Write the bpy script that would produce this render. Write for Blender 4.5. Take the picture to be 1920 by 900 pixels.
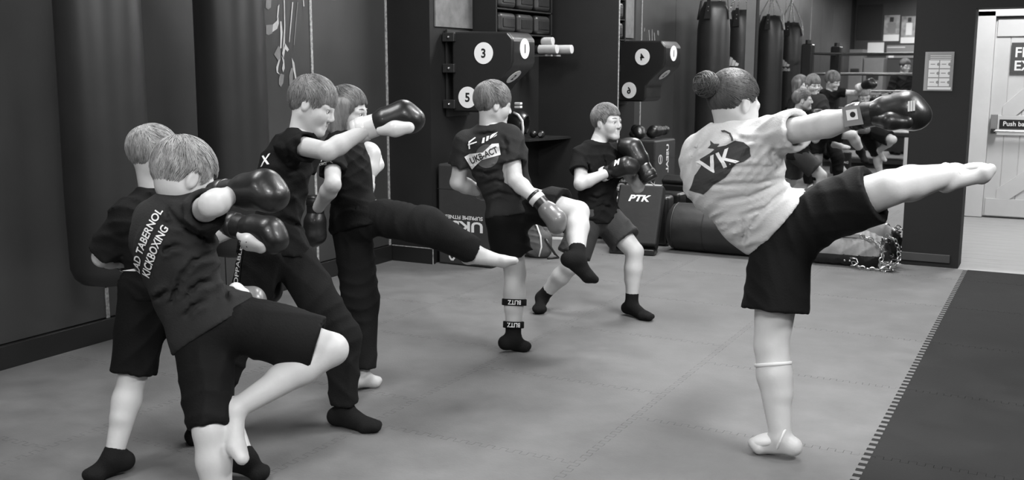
import bpy, bmesh, math, random
import numpy as np
from mathutils import Vector, Matrix
from mathutils.bvhtree import BVHTree

# ------------------------------------------------------------------ camera, world, lights, exposure
for o in list(bpy.data.objects): bpy.data.objects.remove(o, do_unlink=True)
SC = bpy.context.scene
COL = SC.collection
random.seed(4); RNG = np.random.RandomState(7)

FPX, CX, CY, HCAM = 1955.0, 960.0, 450.0, 1.54
def _ray(x, y): return np.array([(x-CX)/FPX, (y-CY)/FPX, 1.0])
_d = _ray(2010, 128); _d /= np.linalg.norm(_d)
_c = _ray(-2790, 128); _c -= _d*_c.dot(_d); _c /= np.linalg.norm(_c)
_X, _Y = -_c, _d
_Z = np.cross(_X, _Y); _Z = -_Z if _Z[1] > 0 else _Z
RW = np.array([_X, _Y, _Z])                       # camera (right, down, forward) -> world
CAMP = np.array([0, 0, HCAM])
CR, CU, CF = RW[:, 0], -RW[:, 1], RW[:, 2]        # camera right / up / forward in the world
cam_d = bpy.data.cameras.new('camera'); cam = bpy.data.objects.new('camera', cam_d); COL.objects.link(cam)
cam_d.sensor_width = 36; cam_d.lens = 36*FPX/1920; cam_d.clip_start = .05; cam_d.clip_end = 100
m = Matrix.Identity(4)
for i in range(3):
    m[i][0], m[i][1], m[i][2], m[i][3] = CR[i], CU[i], -CF[i], CAMP[i]
cam.matrix_world = m
SC.camera = cam
SC.view_settings.view_transform = 'Standard'; SC.view_settings.look = 'None'
SC.view_settings.gamma = 1; SC.view_settings.use_curve_mapping = False
SC.view_settings.exposure = 0.48
W = bpy.data.worlds.new('world'); SC.world = W; W.use_nodes = True
W.node_tree.nodes['Background'].inputs[0].default_value = (1, 1, 1, 1)
W.node_tree.nodes['Background'].inputs[1].default_value = 0.05
CEIL_Z = 3.25
# (x, y, size x, size y, watts) of the ceiling light panels; the fittings are built further down
LAMPS = [(-.9, 4.9, .6, 1.2, 78), (-2.6, 8.35, 1.2, .5, 70), (1.3, 4.0, .6, 1.2, 95), (-.1, .4, .6, 1.2, 125),  # the panel by the mirrors is added, standing in for light they bounce back
         (-3.3, 5.9, .6, 1.2, 40), (-3.3, 2.6, .6, 1.2, 30), (-3.0, -2.2, .6, 1.2, 105), (.8, -3.2, .6, 1.2, 60), (-3.0, -6.0, .6, 1.2, 90)]

def P2W(x, y): return RW @ _ray(x, y)
def at(x, y, Y):
    w = P2W(x, y); return CAMP + w*(Y/w[1])
def onX(x, y, X):
    w = P2W(x, y); return CAMP + w*(X/w[0])
def zpt(x, y, z=0.0):
    w = P2W(x, y); return CAMP + w*((z-HCAM)/w[2])
def ch(par, px, L, s=0.0):
    """point on the sight line of px at bone length L from par (s: nearer < 0 < farther)"""
    w = P2W(*px); w = w/np.linalg.norm(w)
    t0 = (par-CAMP) @ w; q = CAMP + w*t0
    d2 = L*L - ((q-par) @ (q-par))
    return q + w*(s*math.sqrt(d2) if d2 > 0 else 0)
def cv(r, u, f): return r*CR + u*CU + f*CF
def nrm(v): v = np.array(v, float); return v/max(np.linalg.norm(v), 1e-9)
def V(*a): return np.array(a, float)

# ------------------------------------------------------------------ materials
MATS = {}
def mat(name, col, rough=.7, var=.0, scale=6., bump=.0, bscale=60., metal=.0, spec=.5, coat=.0, stretch=None, detail=5., emit=None, coord='Object', sheen=0., rvar=0.):
    if name in MATS: return MATS[name]
    M = bpy.data.materials.new(name); M.use_nodes = True
    nt = M.node_tree; b = nt.nodes['Principled BSDF']
    c = (col, col, col, 1)
    b.inputs['Base Color'].default_value = c; b.inputs['Roughness'].default_value = rough
    b.inputs['Metallic'].default_value = metal; b.inputs['Specular IOR Level'].default_value = spec
    b.inputs['Coat Weight'].default_value = coat; b.inputs['Sheen Weight'].default_value = sheen
    if emit is not None:
        b.inputs['Emission Color'].default_value = (1, 1, 1, 1); b.inputs['Emission Strength'].default_value = emit
    if var or bump or rvar:
        if coord == 'World':
            g = nt.nodes.new('ShaderNodeNewGeometry'); out = g.outputs['Position']
        else:
            g = nt.nodes.new('ShaderNodeTexCoord'); out = g.outputs['Object']
        mp = nt.nodes.new('ShaderNodeMapping'); nt.links.new(out, mp.inputs[0])
        if stretch: mp.inputs['Scale'].default_value = stretch
    if var or rvar:
        n = nt.nodes.new('ShaderNodeTexNoise'); n.inputs['Scale'].default_value = scale; n.inputs['Detail'].default_value = detail
        n.inputs['Roughness'].default_value = .62
        nt.links.new(mp.outputs[0], n.inputs[0])
        if var:
            r = nt.nodes.new('ShaderNodeMapRange'); r.inputs['From Min'].default_value = .3; r.inputs['From Max'].default_value = .7
            r.inputs['To Min'].default_value = col*(1-var); r.inputs['To Max'].default_value = col*(1+var)
            nt.links.new(n.outputs[0], r.inputs[0]); nt.links.new(r.outputs[0], b.inputs['Base Color'])
        if rvar:
            r2 = nt.nodes.new('ShaderNodeMapRange'); r2.inputs['From Min'].default_value = .3; r2.inputs['From Max'].default_value = .7
            r2.inputs['To Min'].default_value = rough-rvar; r2.inputs['To Max'].default_value = rough+rvar
            nt.links.new(n.outputs[0], r2.inputs[0]); nt.links.new(r2.outputs[0], b.inputs['Roughness'])
    if bump:
        n2 = nt.nodes.new('ShaderNodeTexNoise'); n2.inputs['Scale'].default_value = bscale; n2.inputs['Detail'].default_value = 3
        nt.links.new(mp.outputs[0], n2.inputs[0])
        bp = nt.nodes.new('ShaderNodeBump'); bp.inputs['Strength'].default_value = bump; bp.inputs['Distance'].default_value = .01
        nt.links.new(n2.outputs[0], bp.inputs['Height']); nt.links.new(bp.outputs[0], b.inputs['Normal'])
    MATS[name] = M; return M

M_MAT   = mat('foam_mat_grey', .135, .72, .17, 4.5, .12, 90, spec=.3, coord='World', stretch=(1, 1, 1), rvar=.08)
M_MATD  = mat('foam_mat_dark', .018, .8, .28, 3.0, .12, 90, spec=.15, coord='World', rvar=.08)
M_LAM   = mat('corridor_laminate', .38, .45, .10, 3.0, coord='World', stretch=(1, 9, 1))
M_SUB   = mat('subfloor', .05, .9)
M_BLACK = mat('black_wall_paint', .0145, .65, .15, 1.5, .05, 40, coord='World', rvar=.05, spec=.25)
M_PANEL = mat('charcoal_wall_board', .042, .42, .12, 1.2, .04, 30, coord='World', rvar=.08)
M_STAIN = mat('stained_grey_board', .15, .5, .35, 7, coord='World')
M_BASE  = mat('black_skirting', .012, .4)
M_EDGE  = mat('worn_edge_strip', .30, .5, .6, 45, coord='World')
M_CEIL  = mat('ceiling_paint', .16, .9)
M_WHITE = mat('white_paint', .66, .5, .05, 4)
M_DOOR  = mat('door_paint', .60, .45, .05, 3)
M_METAL = mat('bright_steel', .55, .28, metal=1.0)
M_DMET  = mat('dark_steel', .05, .4, metal=.6)
M_MIRR  = mat('mirror_glass', .84, .015, metal=1.0)
M_VINYL = mat('black_vinyl', .016, .33, bump=.12, bscale=25, coat=.15)
M_VINYL2 = mat('charcoal_vinyl', .017, .45, .2, 5, bump=.2, bscale=14, coat=.05)
M_PADV  = mat('matt_black_vinyl', .012, .62, .2, 5, bump=.2, bscale=14, spec=.3)
M_BAG   = mat('punch_bag_vinyl', .020, .42, .2, 2, bump=.10, bscale=9)
M_CANV  = mat('grey_canvas', .22, .8, .2, 8, bump=.2, bscale=40)
M_DECAL = mat('white_print', .78, .5)
M_INK   = mat('black_print', .012, .5)
M_GREY  = mat('grey_print', .22, .6)
M_BOX   = mat('foam_box_vinyl', .034, .55, .12, 6, bump=.08, bscale=60)
M_FOAM  = mat('pale_foam', .42, .7, .06, 8)
M_SKIN  = mat('skin', .50, .5, .05, 9, bump=.05, bscale=120, spec=.4)
M_EYE   = mat('eye_white', .55, .2)
M_IRIS  = mat('iris', .02, .2)
M_LIP   = mat('lip', .36, .45)
M_BLK   = mat('black_cotton', .0085, .9, .25, 5, bump=.2, bscale=160, spec=.15)
M_BLK2  = mat('washed_black_cotton', .026, .9, .22, 4, bump=.2, bscale=160, spec=.15)
M_SHORT = mat('black_polyester', .0055, .75, .2, 5, bump=.15, bscale=120, spec=.15)
M_TROU  = mat('dark_jersey', .0105, .9, .2, 5, bump=.2, bscale=150, spec=.15)
M_TEE   = mat('pale_grey_cotton', .52, .85, .05, 5, bump=.2, bscale=160, spec=.25)
M_SOCK  = mat('black_sock', .008, .95, bump=.3, bscale=200, spec=.2)
M_PADW  = mat('white_instep_pad', .66, .7, .04, 8)
M_GLB   = mat('black_glove_leather', .010, .40, bump=.2, bscale=22, coat=.1)
M_GLG   = mat('grey_glove_leather', .14, .35, bump=.08, bscale=30, coat=.2)
M_GLW   = mat('white_glove_leather', .62, .4, bump=.08, bscale=30, coat=.15)
def hairmat(name, c): return mat(name, c, .5, .55, 26, bump=.5, bscale=60, stretch=(1, 1, .25), spec=.5, detail=6)
M_HBLOND = hairmat('fair_hair', .27); M_HMID = hairmat('light_brown_hair', .17)
M_HBRN = hairmat('brown_hair', .11); M_HDARK = hairmat('dark_hair', .05)

# ------------------------------------------------------------------ mesh helpers
def tag(o, label=None, cat=None, group=None, kind=None):
    if label: o['label'] = label
    if cat: o['category'] = cat
    if group: o['group'] = group
    if kind: o['kind'] = kind
    return o
def empty(name, loc=(0, 0, 0), rz=0., **k):
    o = bpy.data.objects.new(name, None); COL.objects.link(o); o.location = loc; o.rotation_euler = (0, 0, rz)
    o.empty_display_size = .1
    return tag(o, **k)
def link(name, me, material, parent=None, **k):
    o = bpy.data.objects.new(name, me); COL.objects.link(o)
    if parent is not None: o.parent = parent
    if material is not None:
        if not me.materials: me.materials.append(material)
        elif me.materials[0] is not material:
            o.material_slots[0].link = 'OBJECT'; o.material_slots[0].material = material
    return tag(o, **k)
def mesh_from(v, f, smooth=True, name='m'):
    me = bpy.data.meshes.new(name)
    me.from_pydata([tuple(map(float, p)) for p in v], [], [tuple(map(int, q)) for q in f]); me.update()
    if smooth: me.polygons.foreach_set('use_smooth', [True]*len(me.polygons))
    return me
def frame_from(x=None, y=None, z=None):
    """orthonormal 3x3 (columns) with the first given axis exact"""
    if z is not None:
        z = nrm(z); h = V(1, 0, 0) if x is None else np.array(x, float)
        if abs(nrm(h) @ z) > .98: h = V(0, 1, 0)
        x = nrm(h - z*(h @ z)); y = np.cross(z, x)
    else:
        x = nrm(x); h = V(0, 0, 1) if y is None else np.array(y, float)
        if y is None:
            z = nrm(h - x*(h @ x)) if abs(h @ x) < .98 else nrm(np.cross(x, V(0, 1, 0)))
            y = np.cross(z, x)
        else:
            y = nrm(h - x*(h @ x)); z = np.cross(x, y)
    return np.stack([x, y, z], 1)

class MB:
    def __init__(s): s.v = []; s.f = []
    def add(s, vs, fs):
        n = len(s.v); s.v += [tuple(map(float, p)) for p in vs]; s.f += [tuple(i+n for i in q) for q in fs]; return s
    def box(s, x0, x1, y0, y1, z0, z1):
        return s.add([(x0,y0,z0),(x1,y0,z0),(x1,y1,z0),(x0,y1,z0),(x0,y0,z1),(x1,y0,z1),(x1,y1,z1),(x0,y1,z1)],
                     [(0,3,2,1),(4,5,6,7),(0,1,5,4),(1,2,6,5),(2,3,7,6),(3,0,4,7)])
    def obox(s, c, F, hx, hy, hz):
        c = np.array(c, float); vs = []
        for z in (-1, 1):
            for x, y in ((-1,-1),(1,-1),(1,1),(-1,1)): vs.append(c + F[:,0]*hx*x + F[:,1]*hy*y + F[:,2]*hz*z)
        return s.add(vs, [(0,3,2,1),(4,5,6,7),(0,1,5,4),(1,2,6,5),(2,3,7,6),(3,0,4,7)])
    def loft(s, rings, cap0=True, cap1=True, closed=True):
        n = len(rings[0]); vs = [p for r in rings for p in r]; fs = []
        for i in range(len(rings)-1):
            for j in range(n if closed else n-1):
                k = (j+1) % n
                fs.append((i*n+j, i*n+k, (i+1)*n+k, (i+1)*n+j))
        if cap0: fs.append(tuple(reversed(range(n))))
        if cap1: fs.append(tuple(range((len(rings)-1)*n, len(rings)*n)))
        return s.add(vs, fs)
    def cyl(s, p0, p1, r0, r1=None, n=16, cap=True):
        p0 = np.array(p0, float); p1 = np.array(p1, float); F = frame_from(z=p1-p0); r1 = r0 if r1 is None else r1
        rg = lambda p, r: [p + r*(F[:,0]*math.cos(2*math.pi*i/n) + F[:,1]*math.sin(2*math.pi*i/n)) for i in range(n)]
        return s.loft([rg(p0, r0), rg(p1, r1)], cap, cap)
    def lathe(s, prof, o=(0,0,0), F=None, n=24, mod=None):
        """prof: (axial, radius) along local z"""
        F = np.eye(3) if F is None else F; o = np.array(o, float); rings = []
        for z, r in prof:
            rg = []
            for i in range(n):
                a = 2*math.pi*i/n; rr = r*(mod(z, a) if mod else 1)
                rg.append(o + F[:,2]*z + rr*(F[:,0]*math.cos(a) + F[:,1]*math.sin(a)))
            rings.append(rg)
        return s.loft(rings)
    def tube(s, pts, r, n=8, closed=False, flat=1.0):
        pts = [np.array(p, float) for p in pts]; rings = []; up = None
        for i, p in enumerate(pts):
            a = pts[i-1] if (i or closed) else p; b = pts[(i+1) % len(pts)] if (i < len(pts)-1 or closed) else p
            t = nrm(b-a)
            if up is None: up = V(0,0,1) if abs(t[2]) < .9 else V(1,0,0)
            x = nrm(np.cross(up, t)); y = np.cross(t, x); up = y
            rr = r[i] if hasattr(r, '__len__') else r
            rings.append([p + rr*(x*math.cos(2*math.pi*k/n) + flat*y*math.sin(2*math.pi*k/n)) for k in range(n)])
        if closed: rings.append(rings[0])
        return s.loft(rings, not closed, not closed)
    def prism(s, poly, o, F, d):
        """polygon in F's xy plane, extruded d along F's z"""
        o = np.array(o, float); n = len(poly)
        a = [o + F[:,0]*x + F[:,1]*y for x, y in poly]; b = [p + F[:,2]*d for p in a]
        return s.add(a+b, [tuple(reversed(range(n))), tuple(range(n, 2*n))] + [(i, (i+1) % n, n+(i+1) % n, n+i) for i in range(n)])
    def sphere(s, c, r, n=12, m_=8, F=None):
        F = np.eye(3) if F is None else F; r = np.array([r]*3 if not hasattr(r, '__len__') else r, float)
        c = np.array(c, float); rings = []
        for i in range(1, m_):
            ph = math.pi*i/m_ - math.pi/2
            rings.append([c + F @ (r*V(math.cos(ph)*math.cos(2*math.pi*k/n), math.cos(ph)*math.sin(2*math.pi*k/n), math.sin(ph))) for k in range(n)])
        return s.loft(rings)
    def build(s, name, material, parent=None, smooth=False, bevel=0., seg=2, off=None, sub=0, **k):
        v = s.v if off is None else [tuple(np.array(p)-np.array(off)) for p in s.v]
        me = mesh_from(v, s.f, smooth, name)
        o = link(name, me, material, parent, **k)
        if bevel:
            b = o.modifiers.new('bevel', 'BEVEL'); b.width = bevel; b.segments = seg; b.limit_method = 'ANGLE'; b.angle_limit = .6
            me.polygons.foreach_set('use_smooth', [True]*len(me.polygons))
            if hasattr(b, 'harden_normals'): b.harden_normals = True
        if sub:
            u = o.modifiers.new('sub', 'SUBSURF'); u.levels = sub; u.render_levels = sub
        return o

# text and flat decals -----------------------------------------------------------
def text_geo(txt, size=1., shear=0., bold=.0, spacing=1.):
    cu = bpy.data.curves.new('t', 'FONT'); cu.body = txt; cu.size = size; cu.shear = shear; cu.offset = bold*size
    cu.align_x = 'CENTER'; cu.align_y = 'CENTER'; cu.resolution_u = 3; cu.space_character = spacing
    ob = bpy.data.objects.new('t', cu); COL.objects.link(ob)
    dg = bpy.context.evaluated_depsgraph_get(); me = bpy.data.meshes.new_from_object(ob.evaluated_get(dg))
    v = np.array([tuple(p.co) for p in me.vertices]).reshape(-1, 3); f = [tuple(p.vertices) for p in me.polygons]
    bpy.data.objects.remove(ob); bpy.data.curves.remove(cu); bpy.data.meshes.remove(me)
    if len(v):
        c = (v.min(0)+v.max(0))/2; v = v-c
    return v, f
def fit(v, w=None, h=None):
    v = v.copy(); e = v.max(0)-v.min(0)
    sx = w/e[0] if w else (h/e[1]); sy = h/e[1] if h else sx
    v[:, 0] *= sx; v[:, 1] *= sy; return v
def flat_decal(name, v, f, o, F, material, parent, off=None, lift=.002, **k):
    pts = [np.array(o) + F[:,0]*p[0] + F[:,1]*p[1] + F[:,2]*lift for p in v]
    if off is not None: pts = [p-np.array(off) for p in pts]
    return link(name, mesh_from(pts, f, False, name), material, parent, **k)
def ngon_geo(poly): return np.array([(x, y, 0) for x, y in poly], float), [tuple(range(len(poly)))]
def circ(r, n=28, ry=None): return [(r*math.cos(2*math.pi*i/n), (ry or r)*math.sin(2*math.pi*i/n)) for i in range(n)]
def wrap_decal(name, v, f, target, px, ang, material, parent, off, lift=.004, cell=.012, flip=False, proj=None, **k):
    """lay flat geometry onto the mesh `target` (root-local, root at off): centre found on the sight line of px"""
    bm = bmesh.new()
    vs = [bm.verts.new(p) for p in v]
    for q in f:
        try: bm.faces.new([vs[i] for i in q])
        except ValueError: pass
    lo = v.min(0); hi = v.max(0)
    for ax in (0, 1):
        n = int((hi[ax]-lo[ax])/cell)
        for i in range(1, n+1):
            pt = [0, 0, 0]; pt[ax] = lo[ax]+i*cell; nn = [0, 0, 0]; nn[ax] = 1
            bmesh.ops.bisect_plane(bm, geom=bm.verts[:]+bm.edges[:]+bm.faces[:], plane_co=pt, plane_no=nn)
    bvh = BVHTree.FromPolygons([tuple(p.co) for p in target.data.vertices], [tuple(p.vertices) for p in target.data.polygons])
    w = nrm(P2W(*px)); loc, n, i, d = bvh.ray_cast(Vector(CAMP-off), Vector(w))
    if loc is None:
        print('DECAL MISS', name, px); bm.free(); return None
    loc = np.array(loc)
    nn = np.array(n) if proj is None else nrm(np.array(proj))
    nn = nrm(nn - .35*w) if proj is None else nn
    a = math.radians(ang); xd = CR*math.cos(a) + CU*math.sin(a); xd = nrm(xd - nn*(xd @ nn)); yd = np.cross(nn, xd)
    if flip: xd = -xd
    bm.verts.ensure_lookup_table()
    for p in bm.verts:
        q = loc + xd*p.co.x + yd*p.co.y
        h, n2, i2, d2 = bvh.ray_cast(Vector(q+nn*.12), Vector(-nn), .35)
        q = (np.array(h)+nn*lift) if h is not None else q+nn*lift
        p.co = Vector(q)
    me = bpy.data.meshes.new(name); bm.to_mesh(me); bm.free()
    return link(name, me, material, parent, **k)

# signed distance fields -> one continuous surface (naive surface nets) -----------------
def surfnets(F, org, h):
    S = F < 0
    nx, ny, nz = F.shape
    c = np.zeros((nx-1, ny-1, nz-1), np.int8)
    for a in (0, 1):
        for b in (0, 1):
            for d in (0, 1): c += S[a:nx-1+a, b:ny-1+b, d:nz-1+d]
    act = (c > 0) & (c < 8)
    idx = np.full(act.shape, -1, np.int64); cells = np.argwhere(act); idx[act] = np.arange(len(cells))
    acc = np.zeros((len(cells), 3)); cnt = np.zeros(len(cells))
    for ax in range(3):
        e = np.zeros(3, int); e[ax] = 1; u, w = (ax+1) % 3, (ax+2) % 3
        for a in (0, 1):
            for b in (0, 1):
                o = np.zeros(3, int); o[u] = a; o[w] = b
                p = cells+o; q = p+e
                f0 = F[p[:,0], p[:,1], p[:,2]]; f1 = F[q[:,0], q[:,1], q[:,2]]
                k = (f0 < 0) != (f1 < 0); t = f0[k]/(f0[k]-f1[k])
                acc[k] += o + t[:, None]*e; cnt[k] += 1
    v = org + h*(cells + acc/cnt[:, None])
    quads = []
    for ax in range(3):
        u, w = (ax+1) % 3, (ax+2) % 3
        sl0 = [slice(None)]*3; sl1 = [slice(None)]*3; sl0[ax] = slice(0, -1); sl1[ax] = slice(1, None)
        A = S[tuple(sl0)]; B = S[tuple(sl1)]; E = np.argwhere(A != B)
        E = E[(E[:, u] > 0) & (E[:, w] > 0) & (E[:, u] < F.shape[u]-1) & (E[:, w] < F.shape[w]-1)]
        ins = A[E[:,0], E[:,1], E[:,2]]
        def cid(du, dw):
            p = E.copy(); p[:, u] += du; p[:, w] += dw; return idx[p[:,0], p[:,1], p[:,2]]
        q = np.stack([cid(-1,-1), cid(0,-1), cid(0,0), cid(-1,0)], 1)
        q[~ins] = q[~ins][:, ::-1]; quads.append(q)
    return v, np.concatenate(quads)

class SDF:
    def __init__(s, h): s.h = h; s.p = []; s.sub = []; s.post = []; s.cut = []
    def cone(s, a, b, ra, rb, k=.02, cuts=(), sub=False):
        a = np.array(a, float); b = np.array(b, float); R = max(ra, rb)
        lo = np.minimum(a, b)-R; hi = np.maximum(a, b)+R; ba = b-a; L2 = max(ba @ ba, 1e-9)
        def fn(P):
            t = np.clip(((P-a) @ ba)/L2, 0, 1)
            d = np.linalg.norm(P-a-t[..., None]*ba, axis=-1) - (ra+(rb-ra)*t)
            for c, n in cuts: d = np.maximum(d, (P-c) @ n)
            return d
        (s.sub if sub else s.p).append((fn, lo, hi, k)); return s
    def ell(s, c, r, F=None, k=.02, cuts=(), sub=False):
        c = np.array(c, float); r = np.array(r, float); F = np.eye(3) if F is None else F; R = r.max()
        def fn(P):
            q = (P-c) @ F; k0 = np.linalg.norm(q/r, axis=-1); k1 = np.linalg.norm(q/(r*r), axis=-1)
            d = k0*(k0-1)/np.maximum(k1, 1e-6)
            for cc, n in cuts: d = np.maximum(d, (P-cc) @ n)
            return d
        (s.sub if sub else s.p).append((fn, c-R, c+R, k)); return s
    def mesh(s):
        lo = np.min([p[1] for p in s.p], 0)-.05; hi = np.max([p[2] for p in s.p], 0)+.05
        n = np.ceil((hi-lo)/s.h).astype(int)+1; F = np.full(n, 1.0)
        ax = [lo[i]+s.h*np.arange(n[i]) for i in range(3)]
        def region(l, h_, mrg):
            i0 = np.maximum(((l-mrg-lo)/s.h).astype(int), 0); i1 = np.minimum(((h_+mrg-lo)/s.h).astype(int)+2, n)
            sl = tuple(slice(a, b) for a, b in zip(i0, i1))
            return sl, np.stack(np.meshgrid(*[ax[i][sl[i]] for i in range(3)], indexing='ij'), -1)
        for fn, l, h_, k in s.p:
            sl, P = region(l, h_, k+.03)
            d = fn(P); A = F[sl]; t = np.clip(.5+.5*(A-d)/k, 0, 1)
            F[sl] = A+(d-A)*t - k*t*(1-t)
        for fn, l, h_, k in s.sub:
            sl, P = region(l, h_, k+.03)
            d = -fn(P); A = F[sl]; t = np.clip(.5-.5*(A-d)/k, 0, 1)
            F[sl] = A+(d-A)*t + k*t*(1-t)
        if s.post or s.cut:
            m_ = np.argwhere(np.abs(F) < .06); P = lo+s.h*m_; d = F[m_[:,0], m_[:,1], m_[:,2]]
            for fn in s.post: d = d+fn(P)
            F[m_[:,0], m_[:,1], m_[:,2]] = d
            if s.cut:
                m_ = np.argwhere(F < .06); P = lo+s.h*m_; d = F[m_[:,0], m_[:,1], m_[:,2]]
                for fn in s.cut: d = np.maximum(d, fn(P))
                F[m_[:,0], m_[:,1], m_[:,2]] = d
        F[0]=F[-1]=1; F[:,0]=F[:,-1]=1; F[:,:,0]=F[:,:,-1]=1
        return surfnets(F, lo, s.h)
def folds(dirs, amp, seed, mask=None):
    """long tension creases: ridges across each direction, drifting and fading along their length"""
    rs = np.random.RandomState(seed); T = []
    for d, fr in dirs:
        d = nrm(d); o1 = nrm(rs.randn(3)); o2 = nrm(rs.randn(3)); T.append((d*fr, o1*fr*.16, o2*fr*.30, nrm(rs.randn(3))*fr*.17, rs.rand(4)*6.3))
    def fn(P):
        r = 0
        for a, b, c, e_, ph in T:
            s_ = np.sin(.5*(P @ a) + ph[0] + 1.6*np.sin(P @ b + ph[1]) + .5*np.sin(P @ c+ph[2]))
            e = np.clip(.35+.8*np.sin(P @ e_ + ph[3]), 0, 1)
            r = r - amp*((1-np.abs(s_))**1.6*1.5-.5)*e
        return r*(1 if mask is None else mask(P))
    return fn
# ------------------------------------------------------------------ the setting
XL, XP, YP, YB, YBACK, XR = -4.79, -4.39, 6.93, 8.69, -8.0, 3.2
X_A0, X_A1, X_PIL = -3.60, -1.09, -.668          # alcove with the mirrors, right edge of the pillar
ML = (V(-3.0, 8.80), math.radians(2.75)); MR = (V(-1.5, 8.72), math.radians(.5))
def unmirror(P, M=MR):
    n = V(math.sin(M[1]), math.cos(M[1])); v = np.array(P[:2]); d = (v-M[0]) @ n; v = v-2*d*n
    return V(v[0], v[1], P[2])
def struct(name, mb, m_, parent=None, **k):
    return mb.build(name, m_, parent, kind=None if parent is not None else 'structure', **k)

floor = struct('floor', MB().box(XL-.1, XR+.1, YBACK-.1, 13.2, -.12, -.022), M_SUB)
PITCH = 1/32.; TD = .015
_tiles = {}
def tile_mesh(w, h, fl, m_):
    """one puzzle mat: flags left,right,bottom,top have interlocking teeth"""
    key = (round(w, 3), round(h, 3), fl, m_.name)
    if key in _tiles: return _tiles[key]
    g = .0007
    def segs(L, on, skip):
        """spans along one side with their offset from the nominal edge"""
        if not on: return [(0, L, 0)]
        n = int(L/PITCH+1e-3); out = []
        for i in range(n):
            a0, a1 = i*PITCH, (i+1)*PITCH if i < n-1 else L
            if skip and (i == 0 or i == n-1): out.append((a0, a1, 0))
            else: out.append((a0, a1, TD if i % 2 else -TD))
        return out
    mb = MB(); zt, zb = 0, -.02
    def slab(x0, x1, y0, y1):
        mb.add([(x0,y0,zb),(x1,y0,zb),(x1,y1,zb),(x0,y1,zb),(x0,y0,zt),(x1,y0,zt),(x1,y1,zt),(x0,y1,zt)], [(4,5,6,7),(0,1,5,4),(1,2,6,5),(2,3,7,6),(3,0,4,7)])
    I = TD+.001
    slab(I, w-I, I, h-I)
    for k, (L, sk) in enumerate(((h, False), (h, False), (w, True), (w, True))):
        for a0, a1, o in segs(L, fl[k], sk):
            if k > 1: a0, a1 = max(a0, I), min(a1, w-I)
            if a1-a0 < 1e-4: continue
            sg = g if o >= 0 else -g
            if k == 0: slab(o*-1*-1+g if False else (o+g), I, a0+(g if o < 0 else 0), a1-(g if o < 0 else 0))
            if k == 1: slab(w-I, w+o-g, a0+(g if o > 0 else 0), a1-(g if o > 0 else 0))
            if k == 2: slab(a0+(g if o < 0 else 0), a1-(g if o < 0 else 0), o+g, I)
            if k == 3: slab(a0+(g if o > 0 else 0), a1-(g if o > 0 else 0), h-I, h+o-g)
    me = mesh_from(mb.v, mb.f, False, 'mat_tile'); me.materials.append(m_); _tiles[key] = me
    return me
def lay(x0, x1, y0, y1, m_, fl, dz):
    me = tile_mesh(x1-x0, y1-y0, fl, m_)
    o = bpy.data.objects.new('floor_mat', me); COL.objects.link(o); o.parent = floor; o.location = (x0, y0, dz)
XE = -.61
cols = [(XE-1, XE, 6.21), (XE-2, XE-1, 6.21-.625), (XE-3, XE-2, 6.21-.25), (XL, XE-3, 6.21-.5)]
for ci, (x0, x1, ys) in enumerate(cols):
    y = ys-15
    while y < 8.66:
        a, b = max(y, YBACK), min(y+1, 8.66)
        if b-a > .05: lay(x0, x1, a, b, M_MAT, (ci < 3, True, a == y, b == y+1), 0)
        y += 1
for x0 in (XE, XE+1, XE+2, XE+3):
    x1 = min(x0+1, XR); y = 6.21-15
    while y < 8.66:
        a, b = max(y, YBACK), min(y+1, 8.66)
        if b-a > .05 and x1 > x0: lay(x0, x1, a, b, M_MATD, (True, x1 < XR, a == y, b == y+1), 0)
        y += 1
# corridor boards behind the doorway
bw = .19
for i, y0 in enumerate(np.arange(8.68, 12.0, bw)):
    mb = MB().box(-3.0, XR, y0+.001, y0+bw-.001, -.022, -.004)
    mb.build('floor_board', M_LAM, floor)

wl = struct('wall_left', MB().box(XL-.1, XL-.012, YBACK, YP+.2, 0, CEIL_Z), M_BLACK)
edges_y = [YP-.005, 5.99, 5.04, 4.075, 3.12, 2.16, 1.2, .24, -.72, -1.68, -2.64, -3.6, -4.56, -5.52, -6.48, -7.44]
for a, b in zip(edges_y[:-1], edges_y[1:]):
    MB().box(XL-.012, XL, b+.004, a-.004, .13, CEIL_Z).build('wall_panel', M_PANEL, wl)
for y, z1 in ((5.99, CEIL_Z), (4.075, .3), (YP-.012, CEIL_Z), (2.16, CEIL_Z), (.24, CEIL_Z), (-1.68, CEIL_Z), (-3.6, CEIL_Z)):
    MB().box(XL, XL+.006, y-.012, y+.012, .125, z1).build('joint_strip', M_EDGE, wl)
bl = struct('baseboard_left', MB().box(XL, XL+.028, YBACK, YP, 0, .125), M_BASE, bevel=.004)
pier = struct('wall_pier', MB().box(XL-.1, XP, YP, YB+.25, 0, CEIL_Z), M_BLACK)
MB().box(XP, XP+.012, 7.0, 7.57, 1.86, 2.75).build('backing_board', M_STAIN, pier)
pb = struct('baseboard_pier', MB().box(XL+.03, XP+.02, YP-.022, YP+.02, 0, .128), M_BASE, bevel=.003)
MB().box(XL+.03, XP+.02, YP-.024, YP-.018, .124, .130).build('worn_edge', M_EDGE, pb)
MB().box(XP+.016, XP+.022, YP-.024, YP-.018, 0, .128).build('worn_edge', M_EDGE, pb)
struct('wall_back', MB().box(XP, X_A0, YB+.125, YB+.25, 0, CEIL_Z), M_BLACK)
struct('wall_alcove', MB().box(X_A0, X_A1, YB+.20, YB+.25, 0, CEIL_Z), M_BLACK)
pil = struct('wall_pillar', MB().box(X_A1, X_PIL, YB, YB+.25, 0, CEIL_Z), M_BLACK)
struct('baseboard_pillar', MB().box(X_A1, X_PIL-.06, YB-.018, YB, .035, .10), M_DMET if False else M_PANEL, bevel=.004)
struct('wall_lintel', MB().box(X_PIL, .75, YB, YB+.25, 1.985, CEIL_Z), M_BLACK)
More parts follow.
